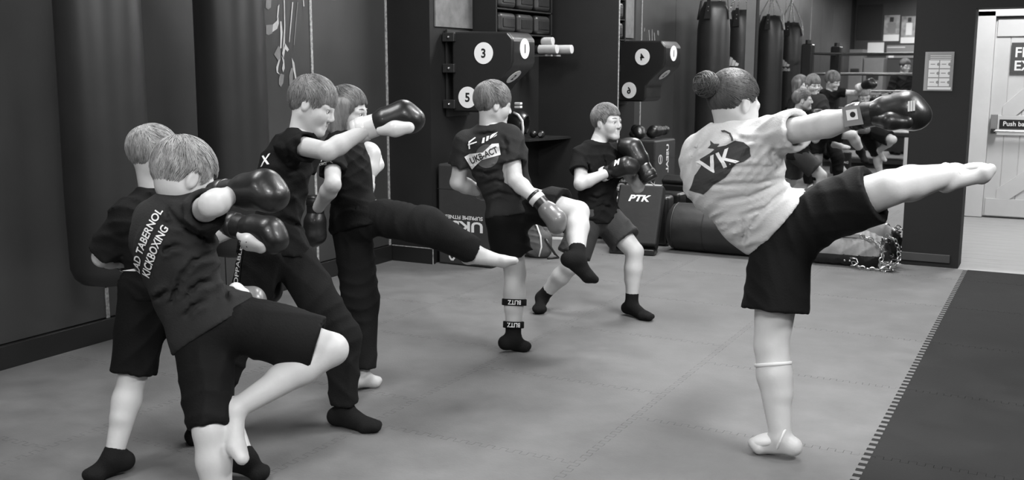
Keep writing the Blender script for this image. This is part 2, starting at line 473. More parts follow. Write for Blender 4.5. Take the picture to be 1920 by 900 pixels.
struct('wall_entrance', MB().box(.75, XR, YB, YB+.25, 0, CEIL_Z), M_BLACK)
struct('wall_right', MB().box(XR, XR+.1, YBACK, 13.2, 0, CEIL_Z), M_PANEL)
struct('wall_rear', MB().box(XL-.1, XR+.1, YBACK-.1, YBACK, 0, CEIL_Z), M_PANEL)
struct('ceiling', MB().box(XL-.1, XR+.1, YBACK-.1, 13.2, CEIL_Z, CEIL_Z+.1), M_CEIL)
# corridor
YD = 11.9
struct('wall_corridor_end', MB().box(-3.0, -1.0, YD, YD+.1, 0, CEIL_Z).box(.55, XR, YD, YD+.1, 0, CEIL_Z).box(-1.0, .55, YD, YD+.1, 2.2, CEIL_Z), M_WHITE)
struct('wall_corridor_side', MB().box(-3.1, -3.0, YB+.25, YD, 0, CEIL_Z), M_WHITE)
struct('trim_1', MB().box(-.98, -.72, YD-.03, YD+.06, 0, 2.12).box(.33, .5, YD-.03, YD+.06, 0, 2.12).box(-.98, .5, YD-.03, YD+.06, 2.06, 2.2), M_WHITE, bevel=.008)
DX0, DX1 = -.72, .33
dr = MB().box(DX0, DX1, YD+.025, YD+.07, 0.01, 2.06).build('door_1', M_DOOR, None, kind='structure')
nb = 7; pw = (DX1-DX0)/nb
for i in range(nb):
    MB().box(DX0+i*pw+.003, DX0+(i+1)*pw-.003, YD+.015, YD+.025, .02, 2.05).build('door_plank', M_DOOR, dr, bevel=.003)
FD = np.stack([V(1,0,0), V(0,0,1), V(0,-1,0)], 1)
for z0, z1 in ((.02, .2), (.86, 1.06), (1.86, 2.05)):
    MB().box(DX0+.02, DX1-.02, YD-.003, YD+.015, z0, z1).build('door_rail', M_DOOR, dr, bevel=.003)
for za, zb in ((.2, .86), (1.06, 1.86)):
    wdt = .13; x0, x1 = DX0+.12, DX1-.1
    MB().prism([(x0, za), (x0+wdt, za), (x1, zb-.1), (x1, zb), (x1-wdt, zb), (x0, za+.1)], (0, YD+.015, 0), FD, .016).build('door_brace', M_DOOR, dr, bevel=.003)
MB().box(DX0, DX1, YD-.006, YD+.015, 2.03, 2.06).build('top_closer_rail', M_DMET, dr)

def sign(name, label, x0, x1, z0, z1, y, lines, tcol, bcol, h, cat='sign', depth=.006):
    e = empty(name, ((x0+x1)/2, y, (z0+z1)/2), label=label, cat=cat)
    MB().box(x0, x1, y-depth, y, z0, z1).build('sign_board', bcol, e, off=e.location)
    for txt, px_, pz in lines:
        v, f = text_geo(txt, 1, bold=.02); v = fit(v, h=h)
        v[:, 0] -= v[:, 0].min()
        fx = sorted([(min(v[i][0] for i in q), max(v[i][0] for i in q), q) for q in f], key=lambda t: t[0]); words = []; end = -9
        for a0, a1, q in fx:
            if a0 > end + h*.2: words.append([])
            words[-1].append(q); end = max(end, a1)
        for wd in words:
            ids = sorted({i for q in wd for i in q}); mp = {i: k for k, i in enumerate(ids)}
            flat_decal('lettering', v[ids], [tuple(mp[i] for i in q) for q in wd], (x0+px_, y-depth, pz), FD, tcol, e, off=e.location)
    return e
sx = at(1896, 100, YD)[0]
sign('exit_sign', 'dark grey fire exit sign with white capitals on the planked door', sx, sx+.46, at(1900, 137, YD)[2], at(1900, 80, YD)[2], YD-.006,
     [('FIRE', .04, at(1900, 98, YD)[2]), ('EXIT', .04, at(1900, 123, YD)[2])], M_DECAL, mat('sign_grey', .07, .5), .10)
sx = at(1874, 233, YD)[0]
sign('push_bar_sign', 'narrow black sign reading push bar to open above the door bar', sx, sx+.62, at(1880, 241, YD)[2], at(1880, 224, YD)[2], YD-.006,
     [('Push bar to open', .035, at(1880, 233, YD)[2])], M_DECAL, M_INK, .062)
pbz = at(1870, 245, YD)[2]
e = empty('panic_bar', (DX0+.05, YD-.01, pbz), label='steel push bar running across the white fire door', cat='door bar')
MB().box(DX0+.02, DX0+.085, YD-.06, YD-.004, pbz-.03, pbz+.17).build('latch_case', M_GREY if False else mat('latch_grey', .30, .4, metal=.4), e, off=e.location, bevel=.006)
MB().cyl((DX0+.06, YD-.075, pbz), (DX1-.06, YD-.075, pbz), .016).build('bar', M_METAL, e, off=e.location, smooth=False)
MB().box(DX0+.03, DX0+.075, YD-.09, YD-.05, pbz-.025, pbz+.025).build('end_bracket', M_DMET, e, off=e.location, bevel=.005)

# ceiling light fittings
for i, (x, y, sx, sy, wt) in enumerate(LAMPS + [(-.2, 10.4, .6, 1.2, 70)]):
    e = empty('ceiling_light', (x, y, CEIL_Z), label='flat white panel light fixed to the ceiling', cat='ceiling light', group='panel lights on the ceiling')
    MB().box(-sx/2-.02, sx/2+.02, -sy/2-.02, sy/2+.02, -.06, 0).build('housing', M_WHITE, e)
    MB().box(-sx/2, sx/2, -sy/2, sy/2, -.064, -.06).build('diffuser', mat('lamp_diffuser', .8, .5, emit=3.0), e)
    L = bpy.data.lights.new('panel_lamp', 'AREA'); L.shape = 'RECTANGLE'; L.size = sx; L.size_y = sy; L.energy = wt
    lo = bpy.data.objects.new('panel_lamp', L); COL.objects.link(lo); lo.parent = e; lo.location = (0, 0, -.075)

# mirrors -----------------------------------------------------------------------
def mirror(M, x0, x1, z0, z1, label):
    th = M[1]; n = V(math.sin(th), math.cos(th), 0); t = V(math.cos(th), -math.sin(th), 0)
    pt = lambda x: V(M[0][0], M[0][1], 0) + t*((x-M[0][0])/t[0])
    a, b = pt(x0), pt(x1); c = (a+b)/2; hw = np.linalg.norm(b-a)/2
    e = empty('wall_mirror', (c[0], c[1], z0), -th, label=label, cat='mirror', group=None)
    MB().box(-hw, hw, 0, .008, 0, z1-z0).build('mirror_glass', M_MIRR, e)
    MB().box(-hw, hw, .009, .03, 0, z1-z0).build('backing', M_BLACK, e)
    return e, hw
e, hw = mirror(ML, X_A0+.004, -2.425, .02, 2.9, 'tall frameless wall mirror beside the black wall, reflecting the punch bags')
MB().box(-hw-.004, -hw+.004, -.004, .03, 0, 2.88).build('edge_strip', M_EDGE, e)
e, hw = mirror(MR, -2.315, X_A1-.004, .02, 2.9, 'tall frameless wall mirror next to the pillar with the notice')
struct('trim_2', MB().box(-2.425, -2.345, 8.735, 8.80, 0, 2.95), mat('joint_board', .06, .5, .2, 3, coord='World'), bevel=.003)
struct('trim_3', MB().box(-2.345, -2.317, 8.745, 8.80, 0, 2.95), M_BLACK)

# notice on the pillar
p0 = at(1733, 170, YB); p1 = at(1790, 97, YB)
e = empty('notice', ((p0[0]+p1[0])/2, YB, p0[2]), label='laminated notice with six picture boxes on the black pillar', cat='notice')
wn, hn = (p1[0]-p0[0])/2, p1[2]-p0[2]
MB().box(-wn-.008, wn, -.004, 0, 0, hn).build('plastic_sleeve', mat('sleeve', .30, .18, coat=.6), e)
MB().box(-wn+.012, wn-.004, -.006, -.004, .006, hn-.006).build('paper', M_GREY, e)
def nrect(x0, x1, z0, z1, m_, y=-.0065, nm='printed_box'):
    MB().add([(x0, y, z0), (x1, y, z0), (x1, y, z1), (x0, y, z1)], [(0, 1, 2, 3)]).build(nm, m_, e)
M_PAPER = mat('paper_white', .62, .5)
for j in range(3):
    for i in range(2):
        x0 = -wn+.022+i*(wn-.02); z0 = .035+j*.068
        nrect(x0, x0+wn-.026, z0, z0+.06, M_PAPER)
        MB().lathe([(0, .012), (.0006, .012)], (x0+.07, -.0068, z0+.03), FD, 10).build('pictogram', M_GREY, e)
        nrect(x0+.012, x0+.045, z0+.028, z0+.034, M_GREY, -.0069, 'pictogram')
nrect(-wn+.022, wn-.01, .01, .028, M_PAPER)
for k in range(3): nrect(-wn+.03, wn-.02, hn-.03-k*.014, hn-.026-k*.014, M_PAPER, nm='printed_line')

# wall mural (painted flat on the boards)
mu = empty('wall_mural', (XL, 5.65, 1.2), label='white line mural of a fighter painted on the charcoal wall', cat='mural')
def wallpoly(pxs, m_=M_DECAL, nm='painted_shape', lift=.004):
    pts = [onX(x, y, XL)+V(lift, 0, 0) for x, y in pxs]
    MB().add(pts, [tuple(range(len(pts)))]).build(nm, m_, mu, off=mu.location)
M_MUR = mat('mural_white', .40, .6, .2, 20, coord='World'); M_MURG = mat('mural_grey', .15, .6, .2, 12, coord='World')
for pl, mm in (([(498,0),(508,0),(507,14),(502,18),(497,14)], M_MURG), ([(498,47),(511,46),(510,62),(503,66),(498,64)], M_MURG),
               ([(511,46),(518,39),(521,30),(522,44),(519,54),(510,60)], M_MUR), ([(520,12),(523,8),(522,20),(521,30),(518,36)], M_MUR),
               ([(524,40),(527,40),(529,60),(527,90),(524,92),(525,64)], M_MUR), ([(531,0),(533,0),(534,50),(533,86),(529,96),(532,50)], M_MUR),
               ([(513,102),(521,86),(525,90),(525,110),(521,114)], M_MURG), ([(533,80),(541,93),(538,97),(534,92),(531,110),(528,100)], M_MUR),
               ([(527,104),(532,112),(533,128),(530,136),(528,128),(530,118)], M_MUR), ([(521,114),(525,110),(521,126),(520,134),(524,140),(518,136),(517,126)], M_MUR),
               ([(525,138),(532,140),(530,156),(526,163),(522,158),(522,148)], M_MURG), ([(546,108),(551,118),(554,140),(557,158),(554,160),(551,140),(548,126)], M_MUR),
               ([(541,142),(545,128),(549,126),(548,150),(553,162),(546,192),(543,180)], M_MURG), ([(547,4),(549,4),(545,50),(542,80),(541,78),(543,50)], M_MUR),
               ([(557,4),(558,4),(554,50),(551,85),(550,84),(553,46)], M_MURG), ([(567,0),(569,0),(570,12),(568,12)], M_MUR)):
    wallpoly(pl, mm)

# ------------------------------------------------------------------ gym equipment
def chain_pts(mb, pts, L=.034, r=.0036, w=.011):
    """links along a polyline"""
    pts = [np.array(p, float) for p in pts]; seg = [np.linalg.norm(b-a) for a, b in zip(pts, pts[1:])]; tot = sum(seg); n = max(2, int(tot/(L*.74)))
    for i in range(n):
        d = tot*(i+.5)/n; k = 0
        while k < len(seg)-1 and d > seg[k]: d -= seg[k]; k += 1
        t = nrm(pts[k+1]-pts[k]); c = pts[k]+t*d
        F = frame_from(x=t); s_ = F[:,1] if i % 2 else F[:,2]; q = []
        for a in range(10):
            an = 2*math.pi*a/10; q.append(c + t*(L/2)*math.cos(an)*(.85 if abs(math.cos(an)) < .9 else 1) + s_*w*math.sin(an))
        mb.tube(q, r, 5, closed=True)
def adidas_like(parent, R, z, a0, zc):
    pass
def hanging_bag(x, y, R, z0, z1, label, logo=None):
    e = empty('punch_bag', (x, y, z0), label=label, cat='punch bag'); H = z1-z0
    prof = [(0, R*.55), (.012, R*.78), (.04, R*.92), (.09, R), (.5, R*1.01), (H*.6, R), (H-.34, R*.99), (H-.2, R*.94), (H-.1, R*.86), (H, R*.66)]
    def mod(z, a):
        t = max(0, (z-(H-.34))/.34)
        return 1 - .16*t*(.5-.5*math.cos(4*a)) + .01*math.sin(3*a+z*4)
    MB().lathe(prof, n=48, mod=mod).build('body', M_BAG, e, smooth=True)
    top = V(0, 0, H+.36)
    for k in range(4):
        a = k*math.pi/2; d = V(math.cos(a), math.sin(a), 0); t = V(-math.sin(a), math.cos(a), 0)
        F = np.stack([t, nrm(V(0,0,1)*.30 - d*R*.2), np.cross(t, nrm(V(0,0,1)*.30 - d*R*.2))], 1)
        tab = MB().prism([(-.045, -.2), (.045, -.2), (.022, .04), (-.022, .04)], d*R*.88+V(0, 0, H-.02), F, .008).build('strap_tab', M_VINYL2, e)
        for zz in (-.05, -.1):
            c = d*R*.88+V(0, 0, H-.02)+F[:,1]*zz+F[:,2]*(.008 if F[:,2] @ d > 0 else 0)
            MB().sphere(c, .008, 8, 5).build('rivet', M_METAL, tab)
        cm = MB(); pa = d*R*.86+V(0, 0, H+.02); chain_pts(cm, [pa, pa*.0+top]); cm.build('chain', M_METAL, e)
    cm = MB(); chain_pts(cm, [top, V(0, 0, CEIL_Z-z0-.03)], .045, .005, .014); cm.build('chain', M_METAL, e)
    MB().box(-.08, .08, -.05, .05, CEIL_Z-z0-.03, CEIL_Z-z0).build('ceiling_bracket', M_DMET, e, bevel=.004)
    MB().cyl(top-V(0,0,.03), top+V(0,0,.03), .018, n=10).build('swivel', M_METAL, e)
    if logo is not None:
        a0 = logo; zc = H-.70
        def cyl_decal(v, f, nm):
            pts = [((R*1.02)*math.cos(a0+p[0]/R), (R*1.02)*math.sin(a0+p[0]/R), zc+p[1]) for p in v]
            link(nm, mesh_from(pts, f, False), M_DECAL, e)
        v, f = text_geo('adidas', 1, bold=.02); v = fit(v, h=.06); v[:, 1] -= .075; cyl_decal(v, f, 'printed_name')
        for i, (x0, hh) in enumerate(((-.08, .05), (-.03, .085), (.02, .12))):
            v, f = ngon_geo([(x0, -.03), (x0+.042, -.03), (x0+.042-hh*.25, -.03+hh), (x0-hh*.25, -.03+hh-.02)]); cyl_decal(v, f, 'printed_bar')
    return e
hanging_bag(-4.40, 4.75, .205, .42, 2.36, 'long black punch bag hanging next to the wall mural', None)
hanging_bag(-4.40, 3.80, .212, .42, 2.30, 'long black punch bag with a white three bar logo, hanging further from the mural', math.radians(100))
hanging_bag(-4.42, .62, .205, .42, 2.36, 'long black punch bag hanging beside the boxing ring, without a logo', None)
hanging_bag(-4.42, -.62, .205, .42, 2.30, 'long black punch bag with a white logo, hanging deep along the ring', math.radians(100))

# uppercut wall bag with numbered discs
ub = empty('uppercut_bag', (XP, 7.3, 1.2), label='black wall bag with white numbered discs, bolted to the pier', cat='punch bag')
U0, U1 = -4.31, -3.765; YU0, YU1 = 7.12, 7.50
prof = [(U0, 1.20), (U0+.30, 1.20), (U0+.335, 1.235), (U0+.335, 1.36), (U0+.37, 1.41), (U1-.02, 1.545), (U1, 1.59), (U1, 1.76), (U1-.05, 1.815), (U0+.03, 1.825), (U0, 1.80)]
FX = np.stack([V(1,0,0), V(0,0,1), V(0,-1,0)], 1)       # drawn in x,z; extrudes towards -y
MB().prism(prof, (0, YU1, 0), FX, YU1-YU0).build('body', M_VINYL, ub, off=ub.location, bevel=.045, seg=4)
MB().box(XP+.012, XP+.03, YU0+.02, YU1-.02, 1.16, 1.84).build('wall_plate', M_DMET, ub, off=ub.location)
for zz in (1.78, 1.54, 1.26):
    b_ = MB().box(XP+.012, U0+.04, YU0-.03, YU1+.03, zz-.035, zz+.035).build('bracket', M_DMET, ub, off=ub.location, bevel=.006)
    for yy in (YU0-.03, YU1+.03):
        MB().sphere((U0-.01, yy, zz), .012, 8, 6).build('bolt', M_METAL, b_, off=ub.location)
def disc(c, n, xd, r, txt):
    n = nrm(n); xd = nrm(xd - n*(np.array(xd) @ n)); F = np.stack([xd, np.cross(n, xd), n], 1)
    d = MB().lathe([(0, r), (.004, r)], c, F, 32).build('number_disc', M_DECAL, ub, off=ub.location)
    d2 = MB().lathe([(.0041, r), (.0046, r*.97)], c, F, 32)
    v, f = text_geo(txt, 1, bold=.025); v = fit(v, h=r*.86)
    flat_decal('number', v, f, c, F, M_INK, d, off=ub.location, lift=.006)
disc((-4.02, YU0-.001, 1.655), (0, -1, 0), (1, 0, 0), .083, '3'); disc((-4.165, YU0-.001, 1.315), (0, -1, 0), (1, 0, 0), .083, '5')
disc((-4.02, YU1+.001, 1.655), (0, 1, 0), (-1, 0, 0), .083, '4'); disc((-4.165, YU1+.001, 1.315), (0, 1, 0), (-1, 0, 0), .083, '6')
disc((U1+.001, 7.31, 1.69), (1, 0, 0), (0, 1, 0), .078, '1')
sl = nrm(V(-(1.545-1.41), 0, (U1-.02)-(U0+.37))); sn = V(-sl[2]*0+ (1.545-1.41), 0, -((U1-.02)-(U0+.37)))
disc(V((U0+.37+U1-.02)/2+.0, 7.31, (1.41+1.545)/2) + nrm(sn)*.004, sn, (0, 1, 0), .07, '2')

# big foam box beneath it
fb = empty('plyo_box', (-4.11, 7.22, 0), label='tall dark foam box with upside-down white lettering, under the numbered wall bag', cat='foam box')
MB().box(-.25, .24, -.25, .25, 0, .80).build('body', M_BOX, fb, bevel=.02, seg=3)
MB().box(-.251, .241, -.251, .251, .60, .603).build('seam', M_INK, fb)
Fn = np.stack([V(-1,0,0), V(0,0,-1), V(0,-1,0)], 1)         # lettering stands on its head
Ff = np.stack([V(1,0,0), V(0,0,-1), V(0,1,0)], 1); Fs = np.stack([V(0,0,-1), V(0,1,0), V(1,0,0)], 1)
v, f = text_geo('UKSF', 1, bold=.03); flat_decal('lettering', fit(v, w=.36, h=.085), f, (-.02, -.25, .315), Fn, M_DECAL, fb)
v, f = text_geo('SUPREME FITNESS', 1, bold=.02); flat_decal('lettering', fit(v, w=.36, h=.03), f, (-.02, -.25, .385), Fn, M_DECAL, fb)
v, f = text_geo('UKSF', 1, bold=.03); flat_decal('lettering', fit(v, w=.33, h=.085), f, (-.02, .25, .30), Ff, M_DECAL, fb)
v, f = text_geo('SUPREME FITNESS', 1, bold=.02); flat_decal('lettering', fit(v, w=.33, h=.03), f, (-.02, .25, .37), Ff, M_DECAL, fb)
v, f = text_geo('USEAL', 1, bold=.03); flat_decal('lettering', fit(v, w=.30, h=.06), f, (.24, -.05, .60), Fs, M_DECAL, fb)
for o_, F_ in ((V(-.12, -.25, .11), Fn), (V(.2, .25, .33), Ff)):
    bull = [(-.05,-.06), (-.03,-.02), (.0,-.005), (.03,-.02), (.05,-.06), (.04,.0), (.028,.02), (.03,.05), (.012,.075), (-.012,.075), (-.03,.05), (-.028,.02), (-.04,.0)]
    v, f = ngon_geo(bull); d = flat_decal('emblem', v, f, o_, F_, M_DECAL, fb)
    v, f = ngon_geo([(x*.55, y*.6+.012) for x, y in bull]); flat_decal('emblem_centre', v, f, o_, F_, M_BOX, fb, lift=.003)
v, f = ngon_geo(circ(.05)); flat_decal('emblem_ring', v, f, V(.24, .12, .60), Fs, M_DECAL, fb)
v, f = ngon_geo(circ(.04)); flat_decal('emblem_ring', v, f, V(.24, .12, .60), Fs, M_BOX, fb, lift=.003)
v, f = ngon_geo([(-.035,-.008),(.035,-.008),(.035,.008),(-.035,.008)]); flat_decal('emblem_ring', v, f, V(.24, .12, .60), Fs, M_DECAL, fb, lift=.004)

# boxing gloves: shared shapes (wrist at the origin, knuckles to +x, back of the hand +z, thumb +y)
def sdf_mesh(S): v, q = S.mesh(); return mesh_from(v, q, True)
_g = SDF(.0055)
_g.cone((.012,0,0), (.05,0,.003), .043, .047, .02).cone((.05,0,.003), (.125,0,.010), .046, .045, .03).cone((.125,0,.010), (.158,0,-.028), .045, .042, .03).cone((.06,0,-.02), (.13,0,-.038), .037, .038, .03)
_g.cone((.06,-.018,.002), (.13,-.022,.002), .040, .041, .03).cone((.06,.016,.002), (.13,.020,.002), .040, .041, .03); _g.cone((.155,-.018,-.028), (.155,.018,-.028), .036, .036, .03)
GL_MITT = sdf_mesh(_g)
_g = SDF(.0055); _g.cone((.03,.036,-.02), (.085,.064,-.03), .024, .029, .02).cone((.085,.064,-.03), (.135,.056,-.042), .029, .025, .02); GL_THUMB = sdf_mesh(_g)
_g = MB().lathe([(-.085,.040), (-.087,.046), (-.07,.049), (-.02,.047), (.012,.046), (.03,.044)], F=np.stack([V(0,1,0), V(0,0,1), V(1,0,0)], 1), n=24); GL_CUFF = mesh_from(_g.v, _g.f, True)
_g = MB().lathe([(-.066,.0500), (-.064,.0515), (-.034,.0510), (-.032,.0490)], F=np.stack([V(0,1,0), V(0,0,1), V(1,0,0)], 1), n=24); GL_STRAP = mesh_from(_g.v, _g.f, True)
def glove(parent, wrist, dir_, back, off, s=1., mm=None, left=False, mt=None, mc=None, ms=None, curl=1, label=None, top=False, name='boxing_glove', prt=None, extra=(), **k):
    F = frame_from(x=dir_); b = np.array(back, float); z = nrm(b - F[:,0]*(b @ F[:,0])); y = np.cross(z, F[:,0]); x = F[:,0]
    M4 = Matrix.Identity(4); sy = -1 if left else 1
    for i in range(3):
        M4[i][0], M4[i][1], M4[i][2], M4[i][3] = x[i]*s, y[i]*s*sy, z[i]*s, wrist[i]-off[i]
    o = link(name, GL_MITT, mm or M_GLB, parent, label=label, **k); o.matrix_local = M4
    for nm, me, m_ in (('thumb', GL_THUMB, mt or mm), ('cuff', GL_CUFF, mc or mm), ('wrist_strap', GL_STRAP, ms or mc or mm)):
        q = link(nm, me, m_ or M_GLB, o)
        if nm == 'thumb' and prt:
            v, f = text_geo(prt, 1, bold=.03); v = fit(v, w=.045, h=.022)
            pts = [(.083+(-p[0] if not left else -p[0]*-1), .0945, -.03+p[1]) for p in v]; link('lettering', mesh_from(pts, f, False), M_INK, q)
    for nm, v, f, oo, FF, mm_ in extra:
        v = np.array(v, float)
        pts = [np.array(oo)+FF[:,0]*p[0]+FF[:,1]*p[1] for p in v]; link(nm, mesh_from(pts, f, False), mm_, o)
    return o
# pair resting on the foam box
glove(None, V(-4.17, 7.30, .896), (.55, .7, -.05), (0, .1, 1), V(0,0,0), 1.0, M_GLB, label='black boxing glove with open cuff lying on the foam box, nearer the pier', cat='boxing glove', mt=M_GLB)
glove(None, V(-3.98, 7.10, .888), (-.2, .9, .0), (.4, 0, 1), V(0,0,0), 1.0, M_GLB, label='black boxing glove with white thumb lying on the foam box edge', cat='boxing glove', mt=M_GLW)

# rack of strike pads on the pier, pads side by side
rk = empty('pad_rack', (XP, 8.1, 1.88), label='black shelf rack for strike pads high on the pier', cat='rack')
for zz in (1.83, 2.03, 2.23):
    MB().box(XP, XP+.22, 7.60, 8.64, zz-.012, zz).build('shelf', M_BLACK, rk, off=rk.location)
for yy in (7.60, 8.63): MB().box(XP, XP+.22, yy-.01, yy+.01, 1.81, 2.45).build('rack_side', M_BLACK, rk, off=rk.location)
k_ = 0
for r_, zz in enumerate((1.83, 2.03, 2.23)):
    for c_ in range(3):
        y0 = 7.64+c_*.33
        nm = ['the pier end', 'the middle', 'the corner end'][c_]; lv = ['lowest', 'middle', 'top'][r_]
        e = empty('strike_pad', (XP+.13, y0+.15, zz), label='black padded strike pad on the %s shelf of the rack, at %s' % (lv, nm), cat='strike pad')
        MB().box(-.11, .10, -.14, .14, .002, .165).build('pad_body', M_VINYL2, e, bevel=.035, seg=3)
        MB().box(.098, .108, -.10, .10, .045, .12).build('pad_face', M_VINYL, e, bevel=.004)
# foam sticks on a bracket
br = empty('stick_bracket', (-4.38, 8.6, 1.66), label='steel bracket on the black wall carrying foam sticks', cat='bracket')
MB().box(-4.385, -4.12, 8.47, 8.49, 1.645, 1.660).box(-4.385, -4.37, 8.40, 8.69, 1.645, 1.660).box(-4.12, -4.105, 8.40, 8.69, 1.645, 1.660).build('rail', M_GREY, br, off=br.location)
for i, (x0, x1, yy, zz) in enumerate(((-4.36, -4.02, 8.44, 1.705), (-4.36, -3.93, 8.555, 1.705), (-4.36, -4.09, 8.50, 1.776))):
    e = empty('foam_stick', (x0, yy, zz), label=['pale foam striking stick resting on the bracket, short and nearest the pads', 'pale foam striking stick reaching furthest out from the bracket', 'pale foam striking stick lying on top of the other two'][i], cat='foam stick')
    MB().cyl((.16, 0, 0), (x1-x0, 0, 0), .040-.003*(i == 2), n=20).build('foam_sleeve', M_FOAM, e, bevel=.006)
    MB().cyl((0, 0, 0), (.16, 0, 0), .037, n=20).build('grip', M_VINYL, e)
# corner shelf with gear
cs = empty('corner_shelf', (XP, YB, .9), label='black corner shelf where the pier meets the black wall', cat='shelf')
MB().prism([(0, .12), (.34, .12), (.30, -.10), (.20, -.46), (0, -.62)], (0, 0, 0), np.eye(3), .02).build('board', M_BLACK, cs)
hg = empty('head_guard', (-4.265, 8.17, .92), label='black head guard with white piping on the corner shelf', cat='head guard')
S = SDF(.008); S.ell((0,0,.13), (.12,.10,.13), k=.02); S.ell((.08,0,.11), (.10,.065,.09), sub=True, k=.02); S.ell((0,0,.0), (.08,.07,.10), sub=True, k=.02)
v, q = S.mesh(); link('shell', mesh_from(v, q), M_VINYL, hg)
MB().tube([(.0,-.095,.24),(.05,-.1,.22),(.085,-.095,.17),(.09,-.09,.10),(.085,-.09,.04)], .012, 8).build('piping', M_DECAL, hg, smooth=True)
for zz in (.29, .32): MB().box(.01, .07, -.10, -.06, zz-.012, zz+.008).build('tab', M_DECAL, hg, bevel=.004)
e = empty('hand_weight', (-4.22, 8.44, .955), label='small dark hand weight at the edge of the corner shelf', cat='weight')
MB().sphere((-.035,0,0), .035, 14, 10).build('weight_end', M_VINYL, e, smooth=True); MB().sphere((.045,0,0), .035, 14, 10).build('weight_end', M_VINYL, e, smooth=True)
MB().cyl((-.03,0,0), (.04,0,0), .015).build('handle', M_DMET, e); MB().lathe([(0,.018),(.003,.018)], (.05,-.034,0), FD, 12).build('end_label', M_GREY, e)

# gear on the floor by the mirrors -----------------------------------------------
# kick shield leaning back
ks = empty('kick_shield', (-3.15, 8.10, 0), math.radians(8), label='black kick shield with white lettering leaning on the floor gear', cat='kick shield')
dv = nrm(V(.10, .34, .52)); F = np.stack([V(1,0,0), nrm(V(0,.30,.50)), np.cross(V(1,0,0), nrm(V(0,.30,.50)))], 1)
cc = V(.02, .13, .30); MB().obox(cc, F, .195, .275, .055).build('pad', M_PADV, ks, bevel=.022, seg=3)
v, f = text_geo('PTK', 1, shear=.25, bold=.035); flat_decal('lettering', fit(v, w=.19, h=.06), f, cc+F[:,1]*.145+F[:,2]*.055, F, M_DECAL, ks, lift=.003)
MB().obox(cc-F[:,2]*.07-F[:,1]*.02, F, .17, .26, .014).build('back_panel', M_VINYL, ks, bevel=.01)
MB().box(-.19, .20, -.05, .09, .0, .055).build('foot_edge', M_VINYL, ks, bevel=.014, seg=3)
e = empty('focus_block', (-3.16, 8.66, .0), label='black padded block standing behind the lettered kick shield', cat='pad')
MB().box(-.16, .15, -.085, .085, 0.002, .44).build('pad', M_VINYL, e, bevel=.03, seg=3)
MB().box(-.10, .10, -.095, -.085, .30, .34).build('strap', M_BAG, e, bevel=.004)
e = empty('carton', (-3.46, 8.64, 0), math.radians(0), label='pale open carton beside the leaning kick shield', cat='box')
MB().box(-.12, .12, -.1, .1, 0, .40).build('carton_body', M_FOAM, e)
MB().add([(-.12,-.1,.42),(.12,-.1,.42),(.14,-.2,.47),(-.1,-.2,.47)], [(0,1,2,3)]).build('flap', M_FOAM, e)
MB().tube([(-.1,-.14,.45),(-.05,-.16,.52),(.03,-.16,.50),(.1,-.14,.45)], .006, 6).build('cord', M_GREY, e)
# dark heavy bag lying on the mat
hb = empty('heavy_bag', (-2.42, 8.50, 0), label='fat black heavy bag lying on the mat along the mirror', cat='punch bag')
Fl = np.stack([V(0,1,0), V(0,0,1), V(1,0,0)], 1); R_ = .205
MB().lathe([(-.53,R_*.55),(-.525,R_*.8),(-.50,R_*.95),(-.45,R_),(0,R_*1.02),(.45,R_),(.50,R_*.95),(.525,R_*.8),(.53,R_*.55)], (0,0,R_*.985), Fl, 48, mod=lambda z,a: 1+.006*math.sin(z*9+a*2)-.02*max(0,-math.sin(a))**3).build('body', M_VINYL2, hb, smooth=True)
for z_ in (-.47, .47):
    MB().lathe([(z_-.006,R_*.992),(z_,R_*1.004),(z_+.006,R_*.992)], (0,0,R_*.985), Fl, 48).build('seam', M_INK, hb, smooth=True)
MB().lathe([(-.2,R_*1.022),(-.196,R_*1.027),(-.192,R_*1.022)], (0,0,R_*.985), Fl, 48).build('seam', M_INK, hb, smooth=True)
# canvas bag with chains
cb = empty('canvas_punch_bag', (-1.54, 8.44, 0), math.radians(2), label='grey canvas punch bag lying by the pillar with its steel chains spilling out', cat='punch bag')
S = SDF(.009); S.cone((-.14,0,.135), (.20,0,.135), .135, .138, .03).cone((.2,0,.135), (.34,0,.12), .135, .115, .04)
S.ell((.42,0,.14), (.09,.09,.08), sub=True, k=.03)
S.cut.append(lambda P: .004-P[:, 2]); S.post.append(folds([((1,.3,.6), 95), ((.7,-.4,-.8), 70), ((1,0,.1), 120)], .006, 5))
v, q = S.mesh(); me = mesh_from(v, q); 
cbo = link('body', me, M_CANV, cb); me.materials.append(M_VINYL)
zc = np.array([np.mean([me.vertices[i].co[2] for i in p.vertices]) for p in me.polygons]); yc = np.array([np.mean([me.vertices[i].co[1] for i in p.vertices]) for p in me.polygons])
xc = np.array([np.mean([me.vertices[i].co[0] for i in p.vertices]) for p in me.polygons])
for p, z_, x_ in zip(me.polygons, zc, xc):
    if z_ < .105 or x_ > .33: p.material_index = 1
tb = MB().box(.02, .20, -.11, -.07, .235, .27).build('strap_tab', M_CANV, cb, bevel=.006)
for x_ in (.06, .1): MB().sphere((x_, -.112, .262), .009, 8, 6).build('rivet', M_METAL, tb)
for x_ in (.08, .12): MB().sphere((x_, -.150, .06), .009, 8, 6).build('rivet', M_METAL, cb)
cm = MB(); chain_pts(cm, [(.18,-.11,.255),(.27,-.13,.235),(.34,-.15,.19),(.36,-.16,.12),(.34,-.17,.05),(.37,-.17,.02)], .045, .005, .015); cm.build('chain', M_METAL, cb)
cm = MB(); chain_pts(cm, [(.14,-.17,.055),(.2,-.185,.02),(.26,-.18,.012),(.42,-.17,.012)], .045, .005, .015); cm.build('chain', M_METAL, cb)
cm = MB(); chain_pts(cm, [(.36,.02,.26),(.43,-.0,.22),(.46,-.03,.15),(.47,-.05,.09),(.45,-.07,.04)], .045, .005, .015); cm.build('chain', M_METAL, cb)
